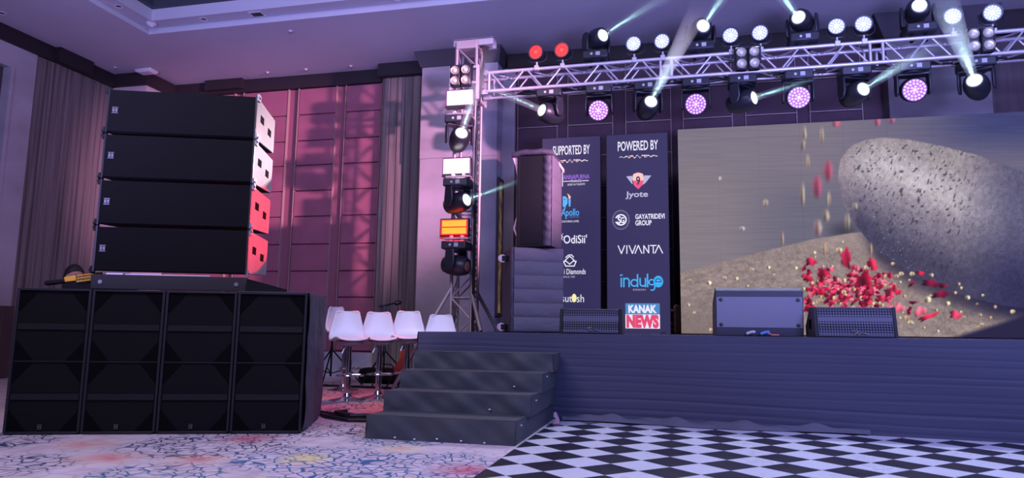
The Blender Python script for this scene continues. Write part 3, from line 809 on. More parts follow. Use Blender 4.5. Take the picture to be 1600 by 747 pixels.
# =================================================================== BAR STOOLS
def stool(loc, rz, label, zs=.68):
    t = thing('bar_stool', label, 'bar stool', loc, rz, 'white bar stools')
    P = [(-.205, -.022), (-.185, .002), (-.13, -.004), (-.05, -.022), (.05, -.030), (.12, -.015), (.160, .022), (.178, .075), (.190, .14), (.199, .20), (.206, .260), (.209, .296), (.210, .308)]
    Wd = [.150, .180, .198, .208, .210, .210, .206, .198, .182, .164, .148, .136, .104]
    def shell(u, v):
        q = v * (len(P) - 1); i = min(int(q), len(P) - 2); f = q - i
        y = P[i][0] + (P[i + 1][0] - P[i][0]) * f; z = P[i][1] + (P[i + 1][1] - P[i][1]) * f; w = Wd[i] + (Wd[i + 1] - Wd[i]) * f
        s_ = 2 * u - 1
        ben = abs(s_) ** 2.5
        up = max(0, 1 - v * 1.6) * .022 * ben
        fw = max(0, v - .4) * .075 * ben
        return (s_ * w, y - fw, zs + z + up)
    c = MB(); c.grid(shell, 16, 36)
    o = c.build('seat_shell', 'white', t, angle=180)
    sd_ = o.modifiers.new('s', 'SOLIDIFY'); sd_.thickness = .016; sd_.offset = 0
    c = MB(); c.lathe([(.16, -.028), (.15, -.05), (.10, -.075), (.05, -.085)], (0, 0, zs), (0, 0, 1), 24)
    c.build('seat_underside', 'whitelow', t)
    c = MB(); c.lathe([(.028, .30), (.028, zs - .08)], (0, 0, 0), (0, 0, 1), 16); c.build('gas_lift', 'chrome', t)
    c = MB(); c.lathe([(.034, .03), (.034, .45)], (0, 0, 0), (0, 0, 1), 16); c.build('column', 'chrome', t)
    c = MB(); c.lathe([(.20, 0), (.20, .006), (.17, .014), (.09, .028), (.05, .045), (.036, .08)], (0, 0, 0), (0, 0, 1), 32); c.build('base', 'chrome', t)
    c = MB(); c.tube([(.03, 0, .28), (.13, -.04, .28), (.15, -.13, .28), (.09, -.20, .28), (0, -.22, .28), (-.09, -.20, .28), (-.15, -.13, .28), (-.13, -.04, .28), (-.03, 0, .28)], .010)
    c.lathe([(.040, .262), (.040, .298)], (0, 0, 0), (0, 0, 1), 16); c.build('footrest', 'chrome', t)
    c = MB(); c.tube([(-.02, 0, zs - .085), (-.06, -.02, zs - .11), (-.085, -.03, zs - .165)], .008); c.build('height_lever', 'white', t)
    return t
stool((-3.585, 7.20, 0), R(38), 'white bar stool nearest the subwoofers, leftmost of the front three')
stool((-3.375, 7.55, 0), R(32), 'white bar stool in the middle of the front three')
stool((-3.13, 7.80, 0), R(22), 'white bar stool just left of the steps, rightmost of the front three', .70)
stool((-2.78, 8.02, 0), R(25), 'white bar stool whose back alone shows above the stage corner by the lighting tower', .665)
stool((-4.22, 8.35, 0), R(75), 'white bar stool half hidden behind the leftmost one of the front three', .76)

# =================================================================== backstage stands
def tripod(name, loc, h, label, top=None, spread=.45, rz=0.2):
    t = thing(name, label, 'stand', loc, rz)
    MB().cyl((0, 0, .12), (0, 0, h), .014).build('pole', 'black', t)
    for k in range(3):
        a = k * 2 * PI / 3
        c = MB(); c.tube([(0, 0, .50), (spread * math.cos(a), spread * math.sin(a), .012)], .011); c.build('leg', 'black', t)
        c = MB(); c.tube([(0, 0, .16), (spread * .55 * math.cos(a), spread * .55 * math.sin(a), .235)], .008); c.build('brace', 'black', t)
    MB().lathe([(.025, .47), (.025, .53)], (0, 0, 0), (0, 0, 1), 12).build('collar', 'blackgloss', t)
    return t
tripod('tripod_stand', (-4.75, 9.0, 0), .95, 'black tripod stand behind the leftmost bar stools')
ms = tripod('boom_stand', (-4.02, 9.15, 0), 1.10, 'black boom stand behind the middle bar stool', rz=.6)
c = MB(); c.tube([(-.10, .0, 1.10), (.0, 0, 1.12), (.14, 0, 1.16)], .012); c.build('boom_arm', 'black', ms)
c = MB(); c.lathe([(.02, 0), (.035, .02), (.035, .08), (.02, .10)], (.12, 0, 1.15), (1, 0, .25), 14); c.box((-.02, 0, 1.06), (.05, .05, .10)); c.build('clamp_head', 'blackgloss', ms)
t = thing('equipment_bag', 'black soft bag lying on the carpet behind the bar stools', 'bag', (-4.15, 9.6, 0))
c = MB(); c.bb(-.42, .50, -.16, .16, 0, .22); o = c.build('bag_body', 'black', t, bevel=.07)
c = MB(); c.tube([(-.2, -.10, .215), (-.15, -.12, .28), (.1, -.12, .28), (.15, -.10, .215)], .012); c.build('bag_handle', 'cable', t)
t = thing('guitar', 'red brown guitar leaning behind the rightmost of the three front stools', 'guitar', (-3.66, 8.75, 0), R(5))
def gp(x, z): return (x + z * .12, z * .12, z)
c = MB(); c.prism([gp(-.075, .20), (gp(.075, .20)), gp(.085, .27), gp(.055, .35), gp(.045, .40), gp(.06, .45), gp(.055, .50), gp(.03, .53), gp(-.01, .53), gp(-.04, .50), gp(-.045, .45), gp(-.035, .40), gp(-.05, .35), gp(-.085, .27)], (0, .05, 0)); c.build('body', 'guitar', t, bevel=.012)
c = MB(); c.tube([gp(0, .53), gp(0, .72)], .012); c.build('neck', 'black', t)
c = MB(); c.tube([gp(0, .2), (0, .1, 0)], .012); c.tube([gp(-.05, .2), (-.12, -.1, 0)], .012); c.tube([gp(.05, .2), (.15, -.1, 0)], .012); c.tube([(.0, .1, 0.0), gp(0, .22)], .012); c.build('rest_stand', 'black', t)
# backstage floor cable
c = MB(); c.tube([(-5.6, 8.9, .015), (-4.9, 8.75, .015), (-4.2, 8.72, .015), (-3.5, 8.70, .015), (-3.0, 8.6, .015)], .018)
tag(c.build('floor_cable', 'cable'), 'black cable running across the carpet behind the bar stools', 'cable')

# =================================================================== COVERED SPEAKERS ON STAGE
cs = thing('covered_case', 'tall flight case in a quilted black cover standing on the stage', 'covered case', (-1.61, 7.72, SZ), R(24))
CW, CDp, CH = .60, .50, .94
c = MB(); c.bb(-CW / 2, CW / 2, -CDp / 2, CDp / 2, 0, CH); c.build('case_body', 'blackcloth', cs, bevel=.02)
c = MB()
def quilt(u, v):
    x = -CW / 2 + .04 + u * (CW - .045); z = .012 + v * (CH - .02)
    b = .016 * abs(math.sin(PI * v * 6)) ** .45 + .004 * math.sin(x * 14 + 11 * v)
    return (x, -CDp / 2 - .006 - b, z)
c.grid(quilt, 24, 84); o = c.build('quilted_front', 'quilt', cs, angle=80, fix=False); o['label'] = 'quilted front with horizontal seams'
for z in (.06, .82):
    c = MB(); c.cyl((-CW / 2 - .07, -.12, z), (-CW / 2 - .07, -.075, z), .045, n=18); o = c.build('caster_wheel', 'caster', cs)
    q_ = MB(); q_.bb(-CW / 2 - .075, -CW / 2 + .005, -.13, -.065, z - .03, z + .03); q_.build('caster_fork', 'black', cs, bevel=.008)
ts = thing('covered_speaker', 'black padded speaker standing on the quilted case with its cover rolled up', 'covered speaker', (-1.53, 7.70, SZ + CH + .001), R(-3))
TW, TD, TH = .40, .50, 1.05
c = MB(); c.bb(-TW / 2, TW / 2, -TD / 2, TD / 2, 0, TH); c.build('cabinet', 'black', ts, bevel=.012)
c = MB(); c.grid(lambda u, v: (-TW / 2 + .05 + u * .26, -TD / 2 - .004 - .006 * math.sin(PI * u), .03 + v * (TH - .06)), 8, 20); c.build('front_cover', M('matt_black_cloth', (.008, .008, .011), .8, spec=.2), ts, angle=80, fix=False)
c = MB()
c.grid(lambda u, v: (TW / 2 - .09 + u * .09, -TD / 2 - .006 - .018 * math.sin(PI * u) - .004 * math.sin(v * 60 + 3 * u), .01 + v * (TH - .03)), 8, 80)
c.build('padded_corner', 'blackcloth', ts, angle=80, fix=False)
c = MB()
c.grid(lambda u, v: (TW / 2 + .006 + .016 * abs(math.sin(PI * v * 4)) ** .5 * math.sin(PI * u) ** .5, -TD / 2 + u * TD, .01 + v * (TH - .02)), 16, 60)
o = c.build('side_cover', 'quilt', ts, angle=80, fix=False)
c = MB()
c.tube([(-TW / 2 - .06, -TD / 2 + .02, TH + .012), (-TW / 4, -TD / 2 - .02, TH + .028), (0, -TD / 2 - .01, TH + .022), (TW / 4, -TD / 2 - .015, TH + .026), (TW / 2 + .01, -TD / 2 + .03, TH + .012)], .034, 10)
c.bb(-TW / 2, TW / 2, -TD / 2, TD / 2, TH, TH + .03); c.build('rolled_cover', 'blackcloth', ts)
c = MB(); c.prism([(-TW / 2 - .07, -TD / 2 + .02, TH + .01), (-TW / 2, -TD / 2 + .02, TH), (-TW / 2, -TD / 2 + .02, TH - .26), (-TW / 2 - .03, -TD / 2 + .02, TH - .10)], (0, .01, 0)); o = c.build('loose_flap', 'pinklining', ts); o['label'] = 'pink lined flap'
c = MB(); c.prism([(TW / 2 + .012, -TD / 2 + .30, TH - .02), (TW / 2 + .05, -TD / 2 + .42, TH - .09), (TW / 2 + .05, -TD / 2 + .42, TH - .13), (TW / 2 + .012, -TD / 2 + .32, TH - .06)], (.006, 0, 0)); c.build('loose_flap', 'pinklining', ts)
c = MB(); c.tube([(-TW / 2 - .01, -.2, .34), (-TW / 2 - .04, -.2, .22), (-TW / 2 - .01, -.2, .14)], .012); c.build('carry_strap', 'pinklining', ts)

# =================================================================== STAGE MONITORS
def scribble(mb, cx, cz, s, y):
    pts = [(-1, .25), (-.75, .45), (-.6, .1), (-.72, -.25), (-.5, -.1), (-.2, .35), (-.35, .0), (-.2, -.25), (0.02, .05), (.15, .2), (.1, -.12), (.32, .1), (.4, -.1), (.62, .0), (1, -.22)]
    mb.tube([(cx + a * s, y, cz + b * s * .75) for a, b in pts], .006, 6)
    mb.tube([(cx - 1 * s, y, cz + .26 * s), (cx - .3 * s, y, cz + .40 * s)], .005, 6)
mz = SZ + .002
mo = thing('stage_monitor', 'large wedge monitor seen from behind, its pale flat base towards us', 'stage monitor', (.70, 6.52, mz), R(2), 'wedge stage monitors')
w_ = .37
prof_ = [(0, 0), (.38, 0), (.30, .30), (.03, .43), (-.045, .40), (-.012, .055)]
c = MB(); c.prism([(-w_, y, z) for y, z in prof_], (2 * w_, 0, 0)); c.build('cabinet', 'wedge', mo, bevel=.006)
nrm = Vector((-.0, -.345, -.033)).normalized()
def bp_(x, f, out=.004):  # point on the back plate
    y = -.012 + (-.045 + .012) * f; z = .055 + (.40 - .055) * f
    return (x, y - out, z)
c = MB(); c.prism([bp_(-w_ + .008, .06), bp_(w_ - .008, .06), bp_(w_ - .008, .84), bp_(-w_ + .008, .84)], (0, .004, 0)); o = c.build('base_plate', 'wedge_plate', mo); o['label'] = 'flat lavender grey plate'
for sx in (-1, 1):
    for f in (.13, .77):
        p = Vector(bp_(sx * (w_ - .045), f, .004)); c = MB(); c.lathe([(.016, 0), (.016, .006), (.009, .008)], p, (0, -1, 0), 14); c.build('rubber_foot', 'screw', mo)
for x, mt_ in ((-.075, 'greycon'), (.045, 'bluecon')):
    c = MB(); c.tube([(x - .035, -.035, .020), (x, -.05, .034), (x + .03, -.03, .036)], .014); c.build('connector', mt_, mo)
c = MB(); c.tube([(.06, -.04, .03), (.10, -.05, .012), (.16, -.03, .012)], .006); c.build('cable', 'orange', mo)
def front_monitor(loc, rz, w, hgt, label):
    t = thing('stage_monitor', label, 'stage monitor', loc, rz, 'wedge stage monitors')
    c = MB(); pr = [(0, 0), (.30, 0), (.30, .10), (.14, hgt), (.035, hgt)]
    c.prism([(-w / 2, y, z) for y, z in pr], (w, 0, 0)); c.build('cabinet', 'wedge', t, bevel=.006)
    c = MB(); c.prism([(-w / 2 + .035, -.010, .012), (w / 2 - .035, -.010, .012), (w / 2 - .035, .024, hgt - .012), (-w / 2 + .035, .024, hgt - .012)], (0, .012, 0)); c.build('grille', 'wedgegrille', t)
    for sx in (-1, 1):
        c = MB(); x = sx * (w / 2 - .018)
        c.prism([(x - .014, -.012, 0), (x + .014, -.012, 0), (x + .014, .026, hgt), (x - .014, .026, hgt)], (0, .02, 0)); c.build('end_rail', 'subbar', t, bevel=.004)
    c = MB(); scribble(c, .03, .035, .062, -.012); c.build('logo_script', 'badge', t)
    c = MB(); c.bb(-w / 2 - .004, -w / 2 + .003, .08, .16, .07, .15); c.build('side_handle', 'gusset', t)
    return t
front_monitor((1.45, 6.36, mz), R(3), .66, .255, 'wedge monitor with black mesh grille at the stage edge, before the big screen')
front_monitor((-.81, 6.62, mz), R(0), .60, .235, 'wedge monitor with black mesh grille at the foot of the sponsor banners')

# =================================================================== SPONSOR BANNERS (slim LED screens)
BY = 9.05
def banner(name, label, x0, x1, zt):
    t = thing(name, label, 'banner screen', ((x0 + x1) / 2, BY, SZ))
    w = x1 - x0
    c = MB(); c.bb(-w / 2, w / 2, .004, .09, .03, zt - SZ); c.build('cabinet', 'blackgloss', t)
    c = MB(); c.bb(-w / 2, w / 2, 0, .004, .0, zt - SZ - .0); c.build('display_panel', 'ban', t)
    c = MB(); c.bb(-w / 2 - .006, -w / 2, -.002, .09, 0, zt - SZ); c.bb(w / 2, w / 2 + .006, -.002, .09, 0, zt - SZ); c.build('edge_strip', 'subbar', t)
    c = MB(); c.bb(-w / 2 + .05, -w / 2 + .12, .0, .30, 0, .03); c.bb(w / 2 - .12, w / 2 - .05, .0, .30, 0, .03); c.build('foot', 'black', t)
    return t
class Sign:
    """draws lettering on a banner; coordinates in the banner's own artwork grid"""
    def __init__(s, root, ax, az): s.root = root; s.ax = ax; s.az = az; s.mb = MB(); s.mats = []
    def mi(s, m):
        if m not in s.mats: s.mats.append(m)
        return s.mats.index(m)
    def P(s, px, py, lay=1): return (s.ax(px), -.0025 * lay - .002, s.az(py))
    def text(s, str_, cx, cy, w, hgt, mat, bold=0.0, lay=1, slant=0.0):
        vs, fs = text_geo(str_, bold)
        s.mb.add([s.P(cx + x * w + slant * y * hgt, cy + hgt / 2 - y * hgt, lay) for x, y in vs], fs, s.mi(mat))
        return s
    def poly(s, pts, mat, lay=1):
        s.mb.add([s.P(*p, lay) for p in pts], [tuple(range(len(pts)))], s.mi(mat)); return s
    def rect(s, x0, y0, x1, y1, mat, lay=1): return s.poly([(x0, y0), (x1, y0), (x1, y1), (x0, y1)], mat, lay)
    def line(s, pts, w, mat, lay=1, close=False):
        P = list(pts) + ([pts[0]] if close else [])
        for (a, b), (c_, d_) in zip(P[:-1], P[1:]):
            l = math.hypot(c_ - a, d_ - b) or 1; nx, ny = -(d_ - b) / l * w / 2, (c_ - a) / l * w / 2
            ex, ey = (c_ - a) / l * w * .3, (d_ - b) / l * w * .3
            s.poly([(a + nx - ex, b + ny - ey), (c_ + nx + ex, d_ + ny + ey), (c_ - nx + ex, d_ - ny + ey), (a - nx - ex, b - ny - ey)], mat, lay)
        return s
    def ring(s, cx, cy, r0, r1, mat, a0=0, a1=360, lay=1, n=36):
        for k in range(n):
            A = R(a0 + (a1 - a0) * k / n); B = R(a0 + (a1 - a0) * (k + 1) / n)
            s.poly([(cx + r0 * math.cos(A), cy + r0 * math.sin(A)), (cx + r1 * math.cos(A), cy + r1 * math.sin(A)), (cx + r1 * math.cos(B), cy + r1 * math.sin(B)), (cx + r0 * math.cos(B), cy + r0 * math.sin(B))], mat, lay)
        return s
    def disc(s, cx, cy, r, mat, lay=1, ry=None, n=28):
        return s.poly([(cx + r * math.cos(2 * PI * k / n), cy + (ry or r) * math.sin(2 * PI * k / n)) for k in range(n)], mat, lay)
    def done(s, name): 
        o = s.mb.build(name, s.mats, s.root, fix=False); s.mb = MB(); s.mats = []; return o

def flourish(S, cx, cy, w):
    rnd = random.Random(3)
    for k in range(34):
        a = -w / 2 + w * k / 33
        env = 1 - abs(a) / (w / 2)
        y = cy - 1.6 * math.sin(k * 1.3) * (.4 + env) + 1.0
        S.disc(cx + a, y, .55 + .5 * rnd.random(), 't_orange' if rnd.random() < .35 else 't_white', n=6)
    for sg in (-1, 1): S.poly([(cx + sg * 16, cy - .6), (cx + sg * 9, cy - 1.4), (cx + sg * 7, cy), (cx + sg * 10, cy + .8)], 't_salmon')

# POWERED BY
pw = banner('banner_screen', 'dark upright banner screen headed POWERED BY, right of the other banner', -.887, -.095, 3.40)
cxp = (-.887 - .095) / 2
S = Sign(pw, lambda px: -.881 + (px - 948) * .00833 - cxp, lambda py: .835 + (515 - py) * .00833 - SZ)
S.text('POWERED BY', 996.5, 226, 63, 15, 't_white', .012).done('heading')
flourish(S, 997, 243, 58); S.done('flourish')
S.poly([(978, 275.5), (987, 275), (990, 280), (991, 291), (986, 287)], 't_grey').poly([(1017, 275.5), (1006, 275), (1003, 280), (1002, 291), (1008, 287)], 't_grey')
S.poly([(988.5, 273), (992, 271), (996.5, 270), (1001, 271), (1004.5, 273), (1005, 283), (988, 283)], 't_salmon', 2)
S.poly([(988, 283), (1005, 283), (1003.5, 290), (996.5, 297), (989.5, 290)], 't_red', 2).line([(987.6, 282), (989, 290.5)], 1.2, 't_black', 3)
S.text('9', 996.5, 283, 6.5, 13, 't_black', .02, 3).done('winged_shield_logo')
S.text('Jyote', 994, 304.5, 35, 9, 't_grey', .022).done('sponsor_name')
S.ring(969, 345, 7.0, 9.2, 't_white', 200, 470).ring(969, 345, 7.0, 9.2, 't_white', 110, 160)
S.text('S', 966.5, 345, 5.5, 11, 't_white', .03).text('G', 971.5, 345.5, 5.5, 9, 't_white', .03)
for k in range(30):
    a = 2 * PI * k / 30; S.disc(969 + 13 * math.cos(a), 345 + 15 * math.sin(a), .75, 't_grey', n=6)
    S.disc(969 + 11.3 * math.cos(a + .1), 345 + 12.6 * math.sin(a + .1), .45, 't_dim', n=6)
S.done('round_emblem')
S.text('GAYATRIDEVI', 1014, 340.5, 45, 7.6, 't_white', .022).text('GROUP', 1004, 350.5, 25, 7.6, 't_white', .022).done('sponsor_name')
# VIVANTA: thin capitals, the A without a bar
x = 964.5
def V(x0, x1): S.line([(x0, 386), ((x0 + x1) / 2, 398.5), (x1, 386)], 1.5, 't_white')
def A_(x0, x1): S.line([(x0, 398.5), ((x0 + x1) / 2, 386), (x1, 398.5)], 1.5, 't_white')
V(964.5, 974.5); S.line([(978, 386), (978, 398.5)], 1.5, 't_white'); V(981.5, 991.5); A_(990.5, 1001)
S.line([(1004, 398.5), (1004, 386.5), (1011.5, 398), (1011.5, 386)], 1.5, 't_white'); S.line([(1014, 386.5), (1023, 386.5)], 1.5, 't_white'); S.line([(1018.5, 386.5), (1018.5, 398.5)], 1.5, 't_white'); A_(1021, 1032.5)
S.done('sponsor_name')
# indulge, with a solid round e
cy_ = 't_cyan'
S.line([(969, 437), (969, 450.5)], 2.2, cy_).line([(967.6, 432.6), (970.6, 432)], 2.0, cy_)
S.ring(977, 441.5, 3.0, 5.2, cy_, 180, 360).line([(972.9, 437), (972.9, 450.5)], 2.2, cy_).line([(981.1, 441), (981.1, 450.5)], 2.2, cy_)
S.ring(989, 444.5, 3.9, 6.1, cy_).line([(994, 431.5), (994, 450.5)], 2.2, cy_)
S.ring(1002, 445.3, 3.0, 5.2, cy_, 0, 180).line([(997.9, 437.5), (997.9, 446)], 2.2, cy_).line([(1006.1, 437.5), (1006.1, 450.5)], 2.2, cy_)
S.line([(1009.2, 431), (1009.2, 450.5)], 2.2, cy_)
S.ring(1015.5, 443.5, 3.0, 5.0, cy_).line([(1020, 437.5), (1020, 452)], 2.2, cy_).ring(1015.8, 451.5, 3.3, 5.2, cy_, 0, 120)
S.ring(1025.5, 442.5, 5.2, 7.4, cy_, 30, 360).disc(1025.5, 442.5, 7.2, cy_, 1, 9.0).ring(1025.5, 442.0, 3.2, 4.4, 'ban', 165, 385, 2).line([(1021.5, 443), (1030, 443)], 1.2, 'ban', 2)
S.text('DESIGN', 996.5, 455, 19, 2.6, 't_grey').done('sponsor_logo')
S.rect(975, 476, 1027, 514.5, 't_white').rect(975, 476, 1027, 493, 't_blue', 2).text('KANAK', 1001, 484.7, 43, 11, 't_white', .05, 3)
S.text('NEWS', 1001, 503.5, 49, 17, 't_red', .07, 3).done('news_logo')

# SUPPORTED BY
sp = banner('banner_screen', 'dark upright banner screen headed SUPPORTED BY, behind the covered speaker', -1.76, -.975, 3.40)
cxs = (-1.76 - .975) / 2
S = Sign(sp, lambda px: -1.625 + (px - 862) * .00867 - cxs, lambda py: .832 + (515 - py) * .0085 - SZ)
S.text('SUPPORTED BY', 892, 233.5, 58, 14.5, 't_white', .012).done('heading')
flourish(S, 891, 250.5, 52); S.done('flourish')
S.line([(878.5, 268), (878.5, 292)], 1.2, 't_white').text('ANNAPURNA', 900, 277.5, 41, 7.2, 't_purple', .006)
S.line([(880, 284.2), (890, 284.2)], 1.1, 't_white').line([(909, 284.2), (919, 284.2)], 1.1, 't_white').text('FINANCE', 899.5, 284.2, 17, 3.4, 't_white', .01)
S.text('LEND IN TALENTS', 900, 289.6, 27, 3.0, 't_white').done('sponsor_logo')
S.poly([(879, 308), (883.5, 308.5), (886.5, 312), (886.5, 320), (882.5, 326), (879, 325)], 't_cyan').poly([(888, 311), (891.5, 314), (891, 325), (888.5, 325), (888, 318)], 't_cyan').line([(883, 326), (881.5, 330)], 1.6, 't_cyan').disc(882, 313.5, .9, 'ban', 2)
S.poly([(885.5, 303.5), (889, 306), (891.5, 309), (891, 312.5), (888, 311.5), (887.5, 307.5)], 't_orange')
S.text('Apollo', 890.5, 334, 28, 11, 't_cyan', .012).line([(884.2, 339), (884.2, 344)], 1.6, 't_cyan').text('HOSPITALS', 897, 341.8, 16, 2.4, 't_dim').text('TOUCHING LIVES', 889, 348.5, 30, 3.2, 't_white').done('sponsor_logo')
S.ring(872, 373, 2.5, 4, 't_white').ring(872, 373, 5.6, 6.8, 't_white', 0, 360)
for k in range(12): S.disc(872 + 8.4 * math.cos(k * .52), 373 + 9.2 * math.sin(k * .52), .7, 't_white', n=6)
S.text("OdiSii'", 898.5, 377, 36, 12.5, 't_white', .012).done('sponsor_logo')
S.line([(883, 410), (890, 403.5), (897, 410), (890, 416), (883, 410)], 1.5, 't_white').line([(884, 405.5), (888, 401.8), (893, 401.5), (896, 405)], 1.4, 't_white')
S.line([(880.5, 411.5), (884, 419), (897, 419), (900, 411.5)], 1.6, 't_white').line([(880.5, 411.5), (884, 411.5)], 1.4, 't_white').line([(896, 411.5), (900, 411.5)], 1.4, 't_white')
S.text('i Diamonds', 898, 427.5, 33, 8.2, 't_white', .006).text('SINCE 1983', 889, 435.8, 18, 3.2, 't_grey').done('sponsor_logo')
S.text('Asut', 881, 469, 26, 11.5, 't_white', 0).disc(897, 468.7, 3.7, 't_yellow', 1, 6.6).text('sh', 906.5, 469, 11, 12, 't_white', 0).done('sponsor_name')

# =================================================================== BIG LED SCREEN
SX0, SX1, SZ0, SZ1 = .04, 4.03, .785, 3.445
ls = thing('led_screen', 'wide video wall showing a stone pestle with rose petals and seeds', 'video wall', ((SX0 + SX1) / 2, 9.1, SZ))
c = MB(); c.bb(-(SX1 - SX0) / 2, (SX1 - SX0) / 2, .006, .12, .005, SZ1 - SZ); c.build('panel_cabinet', 'black', ls)
nu, nv = 470, 310
gx = np.linspace(SX0, SX1, nu + 1); gz = np.linspace(SZ0, SZ1, nv + 1)
X, Z = np.meshgrid(gx, gz)
# artwork grid: the picture was laid out in a foreshortened drawing of the wall; map panel metres to it
den = -0.23145 * X + 0.13036 * Z + 8.66877 - 0.13036 * .0
Z_ = Z - .8 + .8
U_ = (865.3437 * X + 118.6775 * Z_ + 9200.858) / den
V_ = (-105.1985 * X - 1021.9982 * Z_ + 5370.8305) / den
rng = np.random.default_rng(5)
def vnoise(x, y, seed):
    r = np.random.default_rng(seed); T = r.random((64, 64))
    xi = np.floor(x).astype(int); yi = np.floor(y).astype(int); fx = x - xi; fy = y - yi
    fx = fx * fx * (3 - 2 * fx); fy = fy * fy * (3 - 2 * fy)
    g = lambda a, b: T[a % 64, b % 64]
    return (g(xi, yi) * (1 - fx) + g(xi + 1, yi) * fx) * (1 - fy) + (g(xi, yi + 1) * (1 - fx) + g(xi + 1, yi + 1) * fx) * fy
def fbm(x, y, seed): return sum(vnoise(x * 2 ** k, y * 2 ** k, seed + k) / 2 ** (k + 1) for k in range(4))
def smooth(a, b, x):
    t_ = np.clip((x - a) / (b - a), 0, 1); return t_ * t_ * (3 - 2 * t_)
def col(*c_): return np.array(c_, float) / 255
def lerp(A, B, t_): return A + (B - A) * t_[..., None]
px, py = U_, V_
img = np.zeros(px.shape + (3,)) + col(124, 116, 128)
img = lerp(img, col(134, 124, 130) + img * 0, smooth(1250, 1070, px) * smooth(200, 330, py))
img = lerp(img, col(104, 98, 124) + img * 0, smooth(1280, 1420, px) * .8)
img = lerp(img, col(62, 66, 112) + img * 0, smooth(1400, 1560, px) * smooth(260, 190, py))
img = lerp(img, col(92, 92, 112) + img * 0, smooth(250, 330, py) * smooth(1120, 1260, px) * .5)
img += ((vnoise(px * .02, py * .8, 3) - .5) * .035)[..., None]
# slab
slab_y = np.interp(px, [1055, 1120, 1200, 1270, 1330, 1360, 1600], [428, 412, 391, 374, 364, 362, 362])
sl = smooth(-1.5, 1.5, py - slab_y)
tex = fbm(px * .12, py * .2, 11); tex2 = fbm(px * .5, py * .6, 15)
slab = col(150, 133, 130) * (1 + (tex - .5)[..., None] * .35 + (tex2 - .5)[..., None] * .35)
slab = lerp(slab, col(122, 106, 104) + slab * 0, smooth(440, 520, py) * smooth(1300, 1080, px) * .7)
slab = lerp(slab, col(176, 158, 150) + slab * 0, smooth(400, 375, py) * smooth(1180, 1330, px) * .4)
img = lerp(img, slab, sl)
# contact shade in the filmed picture under the pestle
bot = np.interp(px, [1309, 1318, 1335, 1370, 1430, 1490, 1560, 1640], [278, 318, 350, 392, 432, 458, 476, 488])
sh = smooth(36, 0, py - bot) * smooth(1325, 1380, px) * sl
img = lerp(img, col(52, 46, 66) + img * 0, np.clip(sh, 0, 1) * .85)
img = lerp(img, col(34, 32, 66) + img * 0, smooth(1470, 1590, px) * smooth(405, 450, py) * smooth(520, 470, py + (1600 - px) * .15))
img = lerp(img, col(40, 36, 66) + img * 0, smooth(0, 10, py - (560 - (px - 1370) * .31)) * smooth(1420, 1480, px))
img = lerp(img, col(58, 56, 66) + img * 0, smooth(24, 0, np.hypot((px - 1318) / 1.6, py - 362)) * .8 * (1 - sl))
# pestle
top = np.interp(px, [1309, 1313, 1322, 1336, 1355, 1380, 1420, 1470, 1530, 1640], [276, 250, 236, 225, 218, 215, 218, 228, 243, 284])
ins = smooth(-1.2, 1.2, py - top) * smooth(-1.2, 1.2, bot - py) * smooth(1308, 1311, px)
t_ = np.clip((py - top) / np.maximum(bot - top, 1), 0, 1)
stone = lerp(np.zeros_like(img) + col(158, 147, 150), np.zeros_like(img) + col(172, 162, 170), smooth(0, .28, t_))
stone = lerp(stone, np.zeros_like(img) + col(134, 125, 140), smooth(.32, .60, t_))
stone = lerp(stone, np.zeros_like(img) + col(70, 66, 90), smooth(.50, .92, t_))
stone = lerp(stone, np.zeros_like(img) + col(150, 136, 144), smooth(1350, 1314, px) * .7)
hl = np.exp(-((px - 1400 - (py - 260) * 1.3) / 42) ** 2) * np.exp(-((t_ - .27) / .16) ** 2)
stone = lerp(stone, np.zeros_like(img) + col(218, 208, 216), hl * .6)
stone = lerp(stone, np.zeros_like(img) + col(70, 68, 104), smooth(1480, 1600, px) * .75)
stone = lerp(stone, np.zeros_like(img) + col(46, 44, 80), smooth(1500, 1600, px) * smooth(.45, .85, t_) * .8)
pit = fbm(px * .17 + 4 + py * .05, py * .17 - px * .05, 21); pit2 = vnoise(px * .55, py * .42, 27)
stone *= (1 + (pit - .5) * .28 + (pit2 - .5) * .16)[..., None]
ph = vnoise(px * .34 + .12 * py, py * .22, 31)
stone = lerp(stone, np.zeros_like(img) + col(58, 54, 70), smooth(.77, .88, ph) * smooth(1318, 1345, px) * smooth(1560, 1480, px) * .75)
sp2 = vnoise(px * .6, py * .6, 37)
stone = lerp(stone, np.zeros_like(img) + col(222, 212, 222), smooth(.88, .97, sp2) * smooth(.3, .6, t_) * smooth(1490, 1400, px) * smooth(1330, 1370, px) * .5)
img = lerp(img, stone, ins)
# petals and seeds
def blob(cx_, cy2, rx, ry, ang, c_, a_=1.0, wob=.25, soft=.25):
    global img
    m_ = (np.abs(px - cx_) < rx * 2 + 4) & (np.abs(py - cy2) < max(rx, ry) * 2 + 4)
    if not m_.any(): return
    dx = px[m_] - cx_; dy = py[m_] - cy2; ca, sa = math.cos(ang), math.sin(ang)
    q1 = (dx * ca + dy * sa) / rx; q2 = (-dx * sa + dy * ca) / ry
    rr2 = np.hypot(q1, q2); an = np.arctan2(q2, q1)
    ph_ = rng.random() * 6
    p2 = rng.random() * 6; lim = 1 + wob * .5 * np.sin(2 * an + ph_) + wob * .35 * np.sin(3 * an + p2) + wob * .45 * np.sin(5 * an + ph_ + p2) + wob * .3 * np.sin(8 * an + p2)
    k_ = smooth(soft, -soft, rr2 - lim) * a_
    shade = 1 + .35 * q1 - .25 * q2 + .3 * np.sin(q1 * 3 + ph_)
    cc = np.clip(col(*c_)[None, :] * shade[:, None], 0, 1)
    img[m_] = img[m_] * (1 - k_[:, None]) + cc * k_[:, None]
